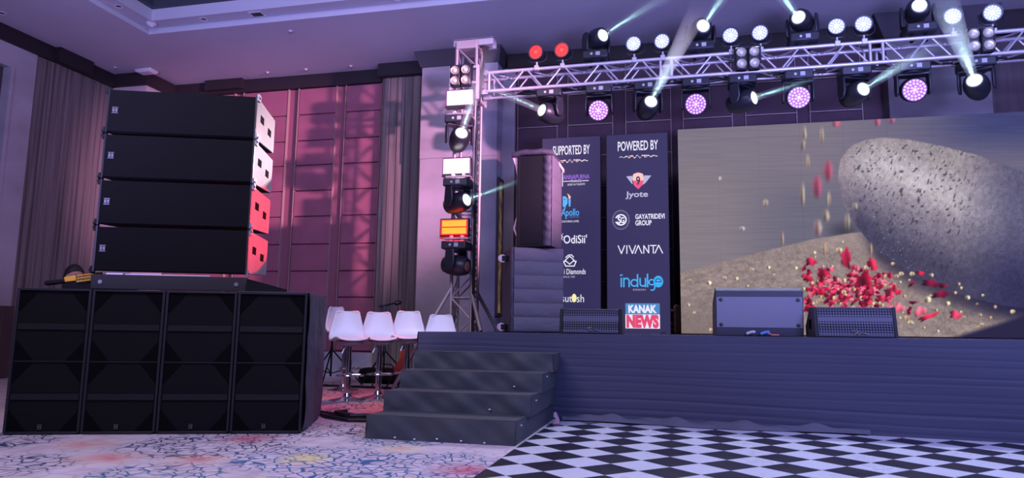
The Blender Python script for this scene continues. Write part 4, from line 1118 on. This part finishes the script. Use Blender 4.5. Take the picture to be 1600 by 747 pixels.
PET = [(176, 34, 66), (206, 58, 92), (150, 20, 48), (222, 84, 112), (128, 18, 46), (198, 40, 70), (232, 104, 128), (110, 20, 50)]
SEED = [(192, 164, 130), (206, 182, 150), (176, 142, 112)]
for k in range(62):   # scattered seeds on the slab
    cx_ = rng.uniform(1075, 1560); cy2 = np.interp(cx_, [1055, 1200, 1330, 1600], [432, 402, 385, 470]) + rng.uniform(4, 110)
    if cy2 > 520: continue
    r_ = rng.uniform(1.6, 3.4); blob(cx_, cy2, r_, r_ * .85, 0, SEED[rng.integers(3)], .9, .05)
for k in range(250):
    a = rng.normal(0, 1); b_ = rng.normal(0, 1)
    cx_ = 1325 + a * 46 + 10; cy2 = 452 + b_ * 17 + abs(a) * 4 + (a > 0) * a * 4
    if cy2 < 418 or cx_ < 1256: continue
    if rng.random() < .24: r_ = rng.uniform(2.2, 4.2); blob(cx_, cy2, r_, r_, 0, SEED[rng.integers(3)], 1, .05)
    else: blob(cx_, cy2, rng.uniform(3, 8), rng.uniform(2, 5), rng.uniform(-1, 1), PET[rng.integers(8)], 1, .3)
for cx_, cy2, rx, ry in ((1322, 404, 8, 14), (1284, 427, 8, 7), (1363, 413, 7, 10), (1267, 409, 7, 7), (1352, 437, 12, 9), (1455, 443, 12, 6), (1470, 460, 11, 6), (1472, 446, 9, 3), (1438, 487, 9, 7), (1493, 492, 8, 7), (1450, 495, 14, 4), (1405, 482, 8, 6), (1390, 430, 5, 4), (1438, 427, 6, 4)):
    blob(cx_, cy2, rx, ry, rng.uniform(-.4, .4), PET[rng.integers(8)], 1, .3)
for cx_, cy2, r_ in ((1425, 428, 4), (1449, 468, 6), (1481, 474, 4), (1512, 465, 4), (1408, 428, 4), (1422, 504, 4), (1395, 412, 3), (1311, 391, 5), (1316, 378, 2), (1273, 395, 3), (1201, 418, 3), (1175, 421, 3), (1132, 434, 3), (1108, 442, 4), (1244, 419, 3), (1582, 487, 4)):
    blob(cx_, cy2, r_, r_ * .8, 0, SEED[1], 1, .05)
for cx_, cy2, rx, ry, c_ in ((1257, 209, 3, 10, SEED[0]), (1284, 212, 3, 11, SEED[0]), (1262, 253, 2.6, 10, SEED[0]), (1294, 267, 7, 14, PET[1]), (1277, 292, 7, 15, PET[1]), (1254, 304, 3.5, 15, SEED[0]), (1295, 312, 3, 11, SEED[0]), (1291, 337, 5, 8, SEED[0]), (1278, 356, 6, 11, (206, 150, 140)), (1324, 347, 4, 12, SEED[0]), (1223, 374, 2, 10, SEED[2]), (1336, 322, 4, 5, SEED[1]), (1254, 226, 4, 8, (150, 136, 130)), (1308, 193, 6, 6, PET[3]), (1371, 190, 5, 6, PET[3]), (1393, 187, 5, 5, PET[3]), (1196, 317, 4, 5, SEED[1]), (1160, 357, 4, 3, (230, 226, 220)), (1125, 279, 2.4, 3, (230, 226, 230)), (1361, 390, 2.4, 9, SEED[2]), (1290, 390, 3, 9, SEED[2])):
    blob(cx_, cy2, rx, ry, 0, c_, .62, .08, .6)
# cabinet joints of the wall
for q in np.arange(SX0 + .5, SX1, .5): img *= (1 - .03 * (np.abs(X - q) < .006))[..., None]
for q in np.arange(SZ0 + .5, SZ1, .5): img *= (1 - .03 * (np.abs(Z - q) < .006))[..., None]
img = np.clip(img, 0, 1)
lin = np.where(img <= .04045, img / 12.92, ((img + .055) / 1.055) ** 2.4)
me = bpy.data.meshes.new('display_panel')
NV = (nu + 1) * (nv + 1)
co = np.stack([X - (SX0 + SX1) / 2, np.zeros_like(X), Z - SZ], -1).reshape(-1)
ii = np.arange(nv)[:, None] * (nu + 1) + np.arange(nu)[None, :]
quads = np.stack([ii, ii + 1, ii + nu + 2, ii + nu + 1], -1).reshape(-1)
me.vertices.add(NV); me.vertices.foreach_set('co', co)
me.loops.add(len(quads)); me.loops.foreach_set('vertex_index', quads)
me.polygons.add(nu * nv); me.polygons.foreach_set('loop_start', np.arange(nu * nv) * 4); me.polygons.foreach_set('loop_total', np.full(nu * nv, 4))
me.update(); me.validate()
at = me.color_attributes.new('picture', 'FLOAT_COLOR', 'POINT')
at.data.foreach_set('color', np.concatenate([lin, np.ones(lin.shape[:2] + (1,))], -1).reshape(-1))
sm = bpy.data.materials.new('video_wall_picture'); sm.use_nodes = True
nt = sm.node_tree; bs = nt.nodes['Principled BSDF']; bs.inputs['Base Color'].default_value = (.01, .01, .012, 1); bs.inputs['Roughness'].default_value = .9; bs.inputs['Specular IOR Level'].default_value = .1
an_ = nt.nodes.new('ShaderNodeVertexColor'); an_.layer_name = 'picture'
nt.links.new(an_.outputs['Color'], bs.inputs['Emission Color']); bs.inputs['Emission Strength'].default_value = 1.0
me.materials.append(sm)
so_ = bpy.data.objects.new('display_panel', me); COL.objects.link(so_); so_.parent = ls

# brass door pulls glimpsed between banner and screen
t = thing('door_pull', 'polished brass door pull standing out between the banner and the big screen', 'door handle', (-.015, 9.75, SZ))
MB().cyl((0, -.06, .0), (0, -.06, .36), .022, n=14).build('grip', 'brass', t)
for z in (.05, .36):
    c = MB(); c.cyl((0, 0, z), (0, -.07, z), .016); c.lathe([(.045, 0), (.03, .015)], (0, .01, z), (0, -1, 0), 16); c.bb(-.04, .04, .0, .03, 0, z); c.build('mount', 'brass', t)
c = MB(); c.tube([(-.06, -.03, .06), (-.09, -.04, .10), (-.07, -.04, .15), (-.03, -.04, .12)], .012); c.bb(-.10, .0, -.045, .01, .31, .34); c.build('latch', 'brass', t)

# =================================================================== TRUSS
TYF, TYB = 8.70, 8.97
TZB, TZT = 4.005, 4.265
def tz(x): return (x + 2.5) * .0045           # the beam rises a touch to the right
tb = thing('box_truss', 'long silver box truss beam above the stage', 'truss', (-2.46, 8.835, TZB))
to = Vector((-2.46, 8.835, TZB))
X0, X1 = -2.46, 4.95
for y in (TYF, TYB):
    for z in (TZB, TZT):
        c = MB(); c.cyl(Vector((X0, y, z)) - to, Vector((X1, y, z + tz(X1))) - to, .024, n=12); c.build('chord', 'alu', tb)
V_X = [-2.44, -.16, -.02, 2.30, 2.44, 4.70]
n_b = 0
for y in (TYF, TYB):
    for a, b in ((-2.44, -.16), (-.02, 2.30), (2.44, 4.70)):
        nb = 9; w = (b - a) / nb
        for k in range(nb):
            xa, xb = a + k * w, a + (k + 1) * w
            lo, hi = (TZT, TZB) if k % 2 == 0 else (TZB, TZT)
            c = MB(); c.cyl(Vector((xa + .02, y, lo + tz(xa))) - to, Vector((xb - .02, y, hi + tz(xb))) - to, .012, n=8)
            if n_b < 100: c.build('brace', 'alu', tb)
            n_b += 1
    for x in V_X:
        c = MB(); c.cyl(Vector((x, y, TZB + tz(x))) - to, Vector((x, y, TZT + tz(x))) - to, .018, n=10); c.build('upright', 'alu', tb)
for z in (TZB, TZT):
    for a, b in ((-2.44, -.16), (-.02, 2.30), (2.44, 4.70)):
        c = MB(); nb = 9; w = (b - a) / nb
        for k in range(nb):
            xa, xb = a + k * w, a + (k + 1) * w
            ya, yb = (TYF, TYB) if k % 2 == 0 else (TYB, TYF)
            c.cyl(Vector((xa, ya, z + tz(xa))) - to, Vector((xb, yb, z + tz(xb))) - to, .011, n=8)
        c.build('lacing', 'alu', tb)
c = MB()
rnd = random.Random(11)
for j in range(4):
    pts = []
    for k in range(40):
        x = -2.3 + k * .185
        pts.append((x, TYB - .03 - .05 * j + .02 * math.sin(k * 1.7 + j), TZB + tz(x) + (.025 if j < 3 else .05) - .030 * abs(math.sin(k * .55 + j * 1.3))))
    c.tube(pts, .011, 6)
tag(c.build('truss_cables', 'cable'), 'black cables lying along the back of the overhead truss beam', 'cable')

# lighting tower at the left end
tw = thing('lighting_tower', 'upright silver truss tower on raked braces left of the stage', 'truss tower', (-2.77, 8.83, 0))
two = Vector((-2.77, 8.83, 0))
tx0, tx1, ty0, ty1 = -2.905, -2.625, 8.70, 8.97
for x in (tx0, tx1):
    for y in (ty0, ty1):
        c = MB(); c.cyl(Vector((x, y, .03)) - two, Vector((x + .0, y, 4.72)) - two, .024, n=12); c.build('chord', 'alu_dull' , tw)
for ax in range(4):
    c = MB(); nb = 16; w = 4.6 / nb
    for k in range(nb):
        za, zb = .06 + k * w, .06 + (k + 1) * w
        if k % 4 == 3 : pass
        A_p, B_p = [((tx0, ty0), (tx1, ty0)), ((tx0, ty1), (tx1, ty1)), ((tx0, ty0), (tx0, ty1)), ((tx1, ty0), (tx1, ty1))][ax]
        if k % 2: A_p, B_p = B_p, A_p
        c.cyl(Vector((*A_p, za)) - two, Vector((*B_p, zb)) - two, .011, n=8)
        if k % 4 == 0: c.cyl(Vector((*A_p, za)) - two, Vector((*B_p, za)) - two, .012, n=8)
    c.build('lacing', 'alu_dull', tw)
c = MB(); c.bb(-.14, .15, -.16, .16, 4.63, 4.75); c.build('head_block', M('tower_head_grey', (.48, .42, .44), .5, .2), tw, bevel=.006)
c = MB(); c.bb(-.20, .37, -.10, -.06, 4.69, 4.785); c.bb(-.20, .37, .06, .10, 4.69, 4.785); c.bb(-.20, .37, -.10, .10, 4.775, 4.79); c.cyl((.30, -.06, 4.73), (.30, .06, 4.73), .045); c.build('top_beam', 'alu', tw)
c = MB()
for x in (-.19, .19):
    for y in (-.19, .19): c.bb(x - .02, x + .02, y - .02, y + .02, 3.88, 4.36)
for z in (3.9, 4.12, 4.34):
    for s_ in (-.19, .19): c.bb(-.19, .19, s_ - .012, s_ + .012, z - .015, z + .015); c.bb(s_ - .012, s_ + .012, -.19, .19, z - .015, z + .015)
c.bb(.19, .31, -.13, -.10, 3.97, 4.03); c.bb(.19, .31, -.13, -.10, 4.24, 4.30); c.bb(.19, .31, .10, .13, 3.97, 4.03); c.bb(.19, .31, .10, .13, 4.24, 4.30)
c.build('sleeve_block', 'alu', tw)
c = MB()
for x, y in ((-.13, -.13), (.13, -.13), (-.13, .13), (.13, .13)): c.bb(x - .06, x + .06, y - .06, y + .06, 0, .03)
c.bb(-.4, .26, -.05, .05, 0, .04); c.bb(-.05, .05, -.4, .4, 0, .04); c.build('base', 'alu_dull', tw)
for a, b in (((-.14, -.13, 1.33), (-.82, -.35, .03)), ((.14, -.13, 1.30), (.345, -.35, SZ + .006)), ((-.14, .13, 1.33), (-.5, .8, .03)), ((.14, .13, 1.30), (.345, .5, SZ + .006))):
    c = MB(); c.cyl(a, b, .026, n=10); c.lathe([(.05, 0), (.05, .02)], (b[0], b[1], b[2] - .026 if b[2] > .1 else 0), (0, 0, 1), 12); c.build('brace', 'alu_dull', tw)
# cables hanging down the tower
c = MB()
for j in range(5):
    c.tube([(-2.53 + .015 * j, 8.68 + .02 * j, 4.66), (-2.50 - .02 * j, 8.66, 4.35 - .05 * j), (-2.55, 8.66, 3.9), (-2.585 + .01 * j, 8.665, 3.3), (-2.60 + .008 * j, 8.665, 2.2), (-2.60 + .01 * j, 8.665, .9), (-2.59, 8.665, .05)], .010, 6)
tag(c.build('tower_cables', 'cable'), 'black cables hanging down the right side of the lighting tower', 'cable')
# chain of the hoist
c = MB()
for k in range(46):
    z = 3.7 - k * .07
    c.box((-2.555, 8.655, z), (.018, .006, .045), Matrix.Rotation(R(90 * (k % 2)), 3, 'Z'))
tag(c.build('hoist_chain', 'steel'), 'steel hoist chain down the right edge of the lighting tower', 'chain')

# =================================================================== LIGHT FIXTURES
BEAMS = []
def led_face(mb, o, d, rad, bulbs, br, mi=1):
    """bulbs in rings on a disc with axis d"""
    x, y, d = perp(d); o = Vector(o)
    mb.lathe([(.018 * rad / .1, 0), (.018 * rad / .1, .008)], o, d, 8, mi) if bulbs[0] else None
    for n, rr_ in bulbs[1]:
        for k in range(n):
            a = 2 * PI * k / n + rr_ * 9
            mb.lathe([(br, -.002), (br, .006), (br * .5, .010)], o + (x * math.cos(a) + y * math.sin(a)) * rr_, d, 8, mi)

def par(loc, label, red=False, s=1.0):
    d = Vector((-.10 if not red else -.1, -1, -.16)).normalized()
    t = thing('led_par_light', label, 'stage light', loc, 0, 'round LED par lights on the truss')
    hz = .205
    c = MB(); c.cyl((0, 0, 0.012), (0, 0, .07), .014); c.bb(-.03, .03, -.035, .035, -.052, .014); c.build('clamp', 'alu', t, bevel=.004)
    c = MB(); c.tube([(-.128, .03, hz), (-.125, .02, .11), (-.07, 0, .065), (.07, 0, .065), (.125, .02, .11), (.128, .03, hz)], .010); c.build('yoke', 'head', t)
    o = Vector((0, .03, hz))
    c = MB(); c.lathe([(.03, -.17), (.065, -.155), (.086, -.10), (.098, 0), (.104, .055), (.104, .085), (.093, .085), (.093, .06)], o, d, 24); c.build('housing', 'head', t)
    c = MB(); c.lathe([(.092, .058), (.092, .068)], o, d, 24); c.build('face_plate', 'em_redback' if red else 'em_parback', t)
    c = MB(); led_face(c, o + d * .070, d, .1, (True, ((6, .025), (10, .050), (14, .073))), .0075, 0); c.build('led_cluster', 'em_red' if red else 'em_par', t)
    if not red:
        l_ = lamp('par_lamp', 'SPOT', o + d * .10, o + d * .10 + Vector((0, -1, -.75)), 120, (.74, .78, 1.0), .06, cone=80, blend=.6, parent=t)
    return t
def topz(x): return TZT + tz(x) + .024
PX = [(-1.78, 1, 'red glowing LED par on the truss, left of the red pair'), (-1.43, 1, 'red glowing LED par on the truss, right of the red pair'),
      (-.49, 0, 'left white LED par between the first and second beam lights standing on the truss'), (-.13, 0, 'right white LED par between the first and second beam lights standing on the truss'),
      (.71, 0, 'white LED par on the truss, just left of the mid beam blinder'), (1.06, 0, 'white LED par on the truss, just right of the mid beam blinder'),
      (1.94, 0, 'left white LED par between the third and fourth beam lights standing on the truss'), (2.24, 0, 'right white LED par between the third and fourth beam lights standing on the truss'),
      (3.20, 0, 'white LED par on the truss just left of the rightmost blinder'), (3.61, 0, 'rightmost white LED par at the right edge of the photo')]
pw0 = None; pr0 = None
for x, red, lb in PX:
    loc = (x, TYF, topz(x) + .002)
    if red:
        if pr0 is None: pr0 = par(loc, lb, True)
        else: dup(pr0, loc, lb)
    else:
        if pw0 is None: pw0 = par(loc, lb)
        else: dup(pw0, loc, lb)

def moving_head(loc, sg, aim, label, kind='beam', beam=0.0, on=True, scale=1.0, brad=.2):
    """loc: contact with the truss chord, sg +1 standing / -1 hanging"""
    aim = Vector(aim).normalized()
    t = thing('moving_head_light', label, 'stage light', loc, 0, 'moving head stage lights')
    for x in (-.075, .075):
        c = MB(); c.bb(x - .018, x + .018, -.03, .03, min(-.05 * sg, .035 * sg), max(-.05 * sg, .035 * sg))
        c.build('clamp', 'alu' if sg < 0 else 'black', t, bevel=.004)
    c = MB(); c.bb(-.165, .165, -.15, .15, min(.03 * sg, .135 * sg), max(.03 * sg, .135 * sg)); c.build('base', 'head', t, bevel=.015)
    c = MB(); c.bb(.01, .065, -.156, -.15, sg * .082 - .025, sg * .082 + .025); c.build('display', 'display', t)
    c = MB(); c.lathe([(.016, 0), (.016, .006)], (-.045, -.150, sg * .082), (0, -1, 0), 12); c.build('status_dial', 'greycon', t)
    pz = .335 if kind == 'beam' else .33
    hz = Vector((aim.x, aim.y, 0))
    hz = hz.normalized() if hz.length > .05 else Vector((0, -1, 0))
    ax = Vector((0, 0, 1)).cross(hz)
    piv = Vector((0, 0, sg * pz))
    rot = Matrix((ax, hz, Vector((0, 0, 1)))).transposed()
    for s_ in (-1, 1):
        c = MB()
        off = ax * s_ * .155
        c.prism([off + hz * -.06 + Vector((0, 0, sg * .14)), off + hz * .06 + Vector((0, 0, sg * .14)), off + hz * .075 + Vector((0, 0, sg * (pz - .02))), off + hz * .04 + Vector((0, 0, sg * (pz + .06))), off + hz * -.04 + Vector((0, 0, sg * (pz + .06))), off + hz * -.075 + Vector((0, 0, sg * (pz - .02)))], ax * s_ * .03)
        c.build('yoke_arm', 'head', t, bevel=.012)
    c = MB(); c.lathe([(.13, sg * .13), (.13, sg * .15)], (0, 0, 0), (0, 0, 1), 20); c.box(Vector((0, 0, sg * .15)), (.34, .13, .03), rot @ Matrix.Identity(3)); c.build('yoke_base', 'head', t, bevel=.006)
    if kind == 'beam':
        c = MB(); c.lathe([(.05, -.19), (.10, -.175), (.125, -.10), (.135, 0), (.13, .08), (.115, .145), (.10, .165), (.085, .168), (.080, .150)], piv, aim, 24); c.build('head', 'head', t)
        c = MB(); c.lathe([(.084, .150), (.084, .158)], piv, aim, 24); c.build('lens_ring', 'em_rim' if on else 'black', t)
        c = MB(); c.lathe([(.066, .156), (.066, .166), (.04, .172)], piv, aim, 24); lo_ = c.build('lens', 'em_white' if on else 'lens_glass', t)
        if on:
            c = MB(); c.lathe([(.036, .171), (.030, .176)], piv, aim, 18); c.build('hot_core', 'em_core', lo_)
        c = MB(); q3 = piv + hz * .0 + Vector((0, -.128, 0)); 
        c.prism([q3 + Vector((-.05, -.006, .015)), q3 + Vector((.05, -.006, .025)), q3 + Vector((.0, -.006, -.03))], (0, .01, 0)); c.build('side_logo', 'badge_dim', t)
        if on and beam:
            BEAMS.append((Vector(loc) + piv + aim * .18, aim, beam, .055, brad, t))
    else:
        c = MB(); c.lathe([(.06, -.15), (.12, -.13), (.140, -.05), (.142, .05), (.138, .085), (.134, .088), (.130, .075)], piv, aim, 26); c.build('head', 'head', t)
        c = MB(); c.lathe([(.126, .070), (.126, .078)], piv, aim, 26); c.build('face_plate', 'em_washback', t)
        c = MB(); led_face(c, piv + aim * .080, aim, .12, (True, ((6, .038), (12, .074), (18, .109))), .0125, 0); c.build('led_cluster', 'em_wash', t)
    return t
def botz(x): return TZB + tz(x) - .024
AIMT = [((-.40, -.75, .45), None)]
# standing on the beam
for x, aim, bl, br_, lb in ((-.99, (.64, -.77, -.02), 1.6, .09, 'moving beam light standing on the truss between the red pars and the first white pars'),
                       (.34, (.21, -.98, -.06), 1.9, .11, 'second moving beam light standing on the truss, counted from the left'),
                       (1.56, (-.39, -.92, -.04), 1.7, .11, 'third moving beam light standing on the truss, counted from the left'),
                       (2.85, (-.14, -.99, 0), 0, .2, 'moving beam light standing on the truss nearest the right edge of the photo')):
    moving_head((x, TYF + .05, topz(x) + .0), 1, aim, lb, beam=bl, brad=br_)
# hanging below the beam
for x, aim, bl, br_, lb in ((-1.60, (-.56, -.83, .09), .9, .055, 'leftmost moving beam light hanging under the truss, its shaft pointing left'),
                       (-.33, (.29, -.94, .18), 1.5, .09, 'moving beam light hanging under the truss between the first two purple wash lights'),
                       (.83, (.80, -.60, .04), .6, .04, 'moving beam light hanging under the truss below the mid beam blinder'),
                       (2.12, (.36, -.93, .05), .95, .06, 'moving beam light hanging under the truss between the two rightmost purple wash lights'),
                       (3.42, (-.46, -.87, .18), 1.5, .11, 'rightmost moving beam light hanging under the truss, below the right blinder')):
    moving_head((x, TYF + .05, botz(x)), -1, aim, lb, beam=bl, brad=br_)
for x, lb in ((-.95, 'leftmost purple LED wash light hanging under the truss'), (.27, 'second purple LED wash light from the left under the truss'),
              (1.48, 'third purple LED wash light from the left under the truss'), (2.75, 'rightmost purple LED wash light hanging under the truss')):
    moving_head((x, TYF + .05, botz(x)), -1, (-.06, -.9, -.30), lb, kind='wash')

# four-lamp blinders
def blinder(loc, label, tilt=0.0, hang='beam'):
    t = thing('blinder_light', label, 'stage light', loc, R(0), 'four-lamp blinders')
    ob = []
    for x in (-.075, .075):
        c = MB(); c.bb(x - .070, x + .070, -.10, .0, -.145, .145); c.build('lamp_housing', 'head', t, bevel=.02)
        for z in (-.072, .072):
            c = MB(); c.lathe([(.026, .002), (.050, .006), (.055, .016), (.059, .018), (.059, .0)], (x, -.10, z), (0, -1, 0), 22); lm = c.build('reflector', 'lampglass', t)
            c = MB(); c.lathe([(.026, .004), (.020, .014)], (x, -.10, z), (0, -1, 0), 14); c.build('bulb', 'white', lm)
    c = MB(); c.bb(-.16, .16, -.06, -.02, .145, .165); c.bb(-.16, -.148, -.06, -.02, -.05, .165); c.bb(.148, .16, -.06, -.02, -.05, .165); c.build('bracket', 'head', t)
    c = MB(); c.bb(-.02, .02, -.02, .045, .06, .12); c.bb(-.02, .02, -.02, .045, -.12, -.06); c.build('clamp', 'alu', t)
    return t
blinder((.89, TYF - .055, 4.145), 'four-lamp blinder on the face of the truss in mid beam, unlit')
blinder((3.42, TYF - .055, 4.155), 'four-lamp blinder on the face of the truss at the far right, unlit')
blinder((-2.80, TYF - .055, 4.20), 'four-lamp blinder at the top of the lighting tower, unlit')

# strobes on the tower
def strobe(loc, label, red=False, beam_to=None):
    t = thing('strobe_light', label, 'strobe light', loc, 0, 'strobe panels on the tower')
    c = MB(); c.bb(-.20, .20, -.07, .0, -.125, .125); c.build('housing', 'head', t, bevel=.012)
    c = MB(); c.bb(-.185, .185, -.074, -.07, -.095, .110); c.build('face_plate', 'em_strobe_edge' if red else 'em_strobe_pink', t)
    for z in (-.042, .055):
        c = MB(); c.bb(-.165, .165, -.080, -.074, z - .040, z + .040); c.build('light_panel', 'em_strobe_red' if red else 'em_strobe', t)
    c = MB(); c.bb(-.19, .19, -.12, -.02, -.140, -.128); c.build('lower_rim', 'em_redback' if red else 'head', t)  # red light spilling on the red strobe's rim is painted as glow
    c = MB(); c.bb(-.03, .03, .0, .055, -.03, .03); c.build('clamp', 'alu', t)
    colr = (1.0, .02, .03) if red else (1.0, .66, .74)
    l_ = lamp('strobe_flood', 'AREA', (0, -.10, -.02), (-.5, -.9, -1.5) if red else (-.8, -1.1, -.45), 30 if red else 10, colr, .35, .2, parent=t)
    l_.data.spread = R(80) if red else R(150)
    if beam_to is not None:
        lamp('strobe_beam', 'SPOT', (0, -.10, 0), Vector(beam_to) - Vector(loc), 560 if red else 480, colr, .02, cone=12.6, blend=.10, parent=t)
    return t
strobe((-2.80, TYF - .08, 3.88), 'glowing white strobe panel just under the tower blinder')
strobe((-2.825, TYF - .08, 2.94), 'glowing white strobe panel midway up the lighting tower', beam_to=(-3.34, 5.1, 2.36))
strobe((-2.835, TYF - .08, 2.12), 'glowing red and amber strobe panel on the lighting tower', True, beam_to=(-3.34, 5.1, 1.64))
# moving heads on the tower, on brackets
for z, sg, aim, on, bl, br_, lb in ((3.62, -1, (.45, -.84, .30), True, 1.4, .08, 'moving beam light on the lighting tower between the two white strobes'),
                          (2.77, -1, (.88, -.44, .15), True, .8, .035, 'moving beam light on the lighting tower just above the red strobe'),
                          (1.95, -1, (.97, -.22, -.11), False, 0, .1, 'unlit moving head on the lighting tower below the red strobe')):
    moving_head((-2.77, TYF - .22, z), sg, aim, lb, on=on, beam=bl, brad=br_)
for z in (3.64, 2.79, 1.97):
    c = MB()
    c.bb(-2.93 + 2.77, -2.60 + 2.77, TYF - .27 - 8.83, TYF - .17 - 8.83, z - .02, z); c.bb(-.13, -.09, TYF - .2 - 8.83, TYF - 8.83, z - .02, z); c.bb(.10, .14, TYF - .2 - 8.83, TYF - 8.83, z - .02, z)
    c.build('fixture_bracket', 'alu_dull', tw)

# =================================================================== HAZE lit by the beam lights
SHAFT = ['shaft of pale haze from the first beam light standing on the truss', 'shaft of pale haze from the second beam light standing on the truss', 'shaft of pale haze from the third beam light standing on the truss',
         'shaft of pale haze from the leftmost beam light hanging under the truss', 'shaft of pale haze from the hanging beam light between the first two purple washes', 'shaft of pale haze from the hanging beam light below the mid beam blinder',
         'shaft of pale haze from the hanging beam light between the two rightmost purple washes', 'shaft of pale haze from the rightmost hanging beam light', 'shaft of pale haze from the beam light between the two white strobes', 'shaft of pale haze from the beam light just above the red strobe']
for (p, d_, ln, r0, r1, root), lb in zip(BEAMS, SHAFT):
    r0 = .045; ln *= 1.35; r1 *= 1.35
    x_, y_, _d = perp(d_)
    m4 = Matrix((x_, y_, _d)).transposed().to_4x4(); m4.translation = p
    hz_ = MB(); hz_.lathe([(r0, 0), (r0 + (r1 - r0) * .5, ln * .5), (r1, ln)], (0, 0, 0), (0, 0, 1), 24)
    hm = bpy.data.materials.new('thin_stage_haze'); hm.use_nodes = True
    nt = hm.node_tree; nt.nodes.remove(nt.nodes['Principled BSDF'])
    vs_ = nt.nodes.new('ShaderNodeVolumeScatter'); vs_.inputs['Color'].default_value = (.80, .97, 1, 1)
    tc_ = nt.nodes.new('ShaderNodeTexCoord'); sx_ = nt.nodes.new('ShaderNodeSeparateXYZ'); mr_ = nt.nodes.new('ShaderNodeMapRange')
    mr_.interpolation_type = 'SMOOTHSTEP'
    mr_.inputs['From Min'].default_value = 0; mr_.inputs['From Max'].default_value = ln; mr_.inputs['To Min'].default_value = 2.4; mr_.inputs['To Max'].default_value = 0
    nt.links.new(tc_.outputs['Object'], sx_.inputs[0]); nt.links.new(sx_.outputs['Z'], mr_.inputs['Value']); nt.links.new(mr_.outputs[0], vs_.inputs['Density'])
    nt.links.new(vs_.outputs[0], nt.nodes['Material Output'].inputs['Volume'])
    o = hz_.build('haze', hm); o.matrix_world = m4
    tag(o, lb, 'haze', kind='stuff')
    ang = 2 * math.degrees(math.atan((r1 - r0) / ln)) + .6
    l_ = lamp('beam_lamp', 'SPOT', p + d_ * .004, p + d_, 650, (.46, .96, .95), .012, cone=max(ang * 1.2, 5), blend=.5)
    l_.parent = root; l_.location = Vector(l_.location) - Vector(root.location)
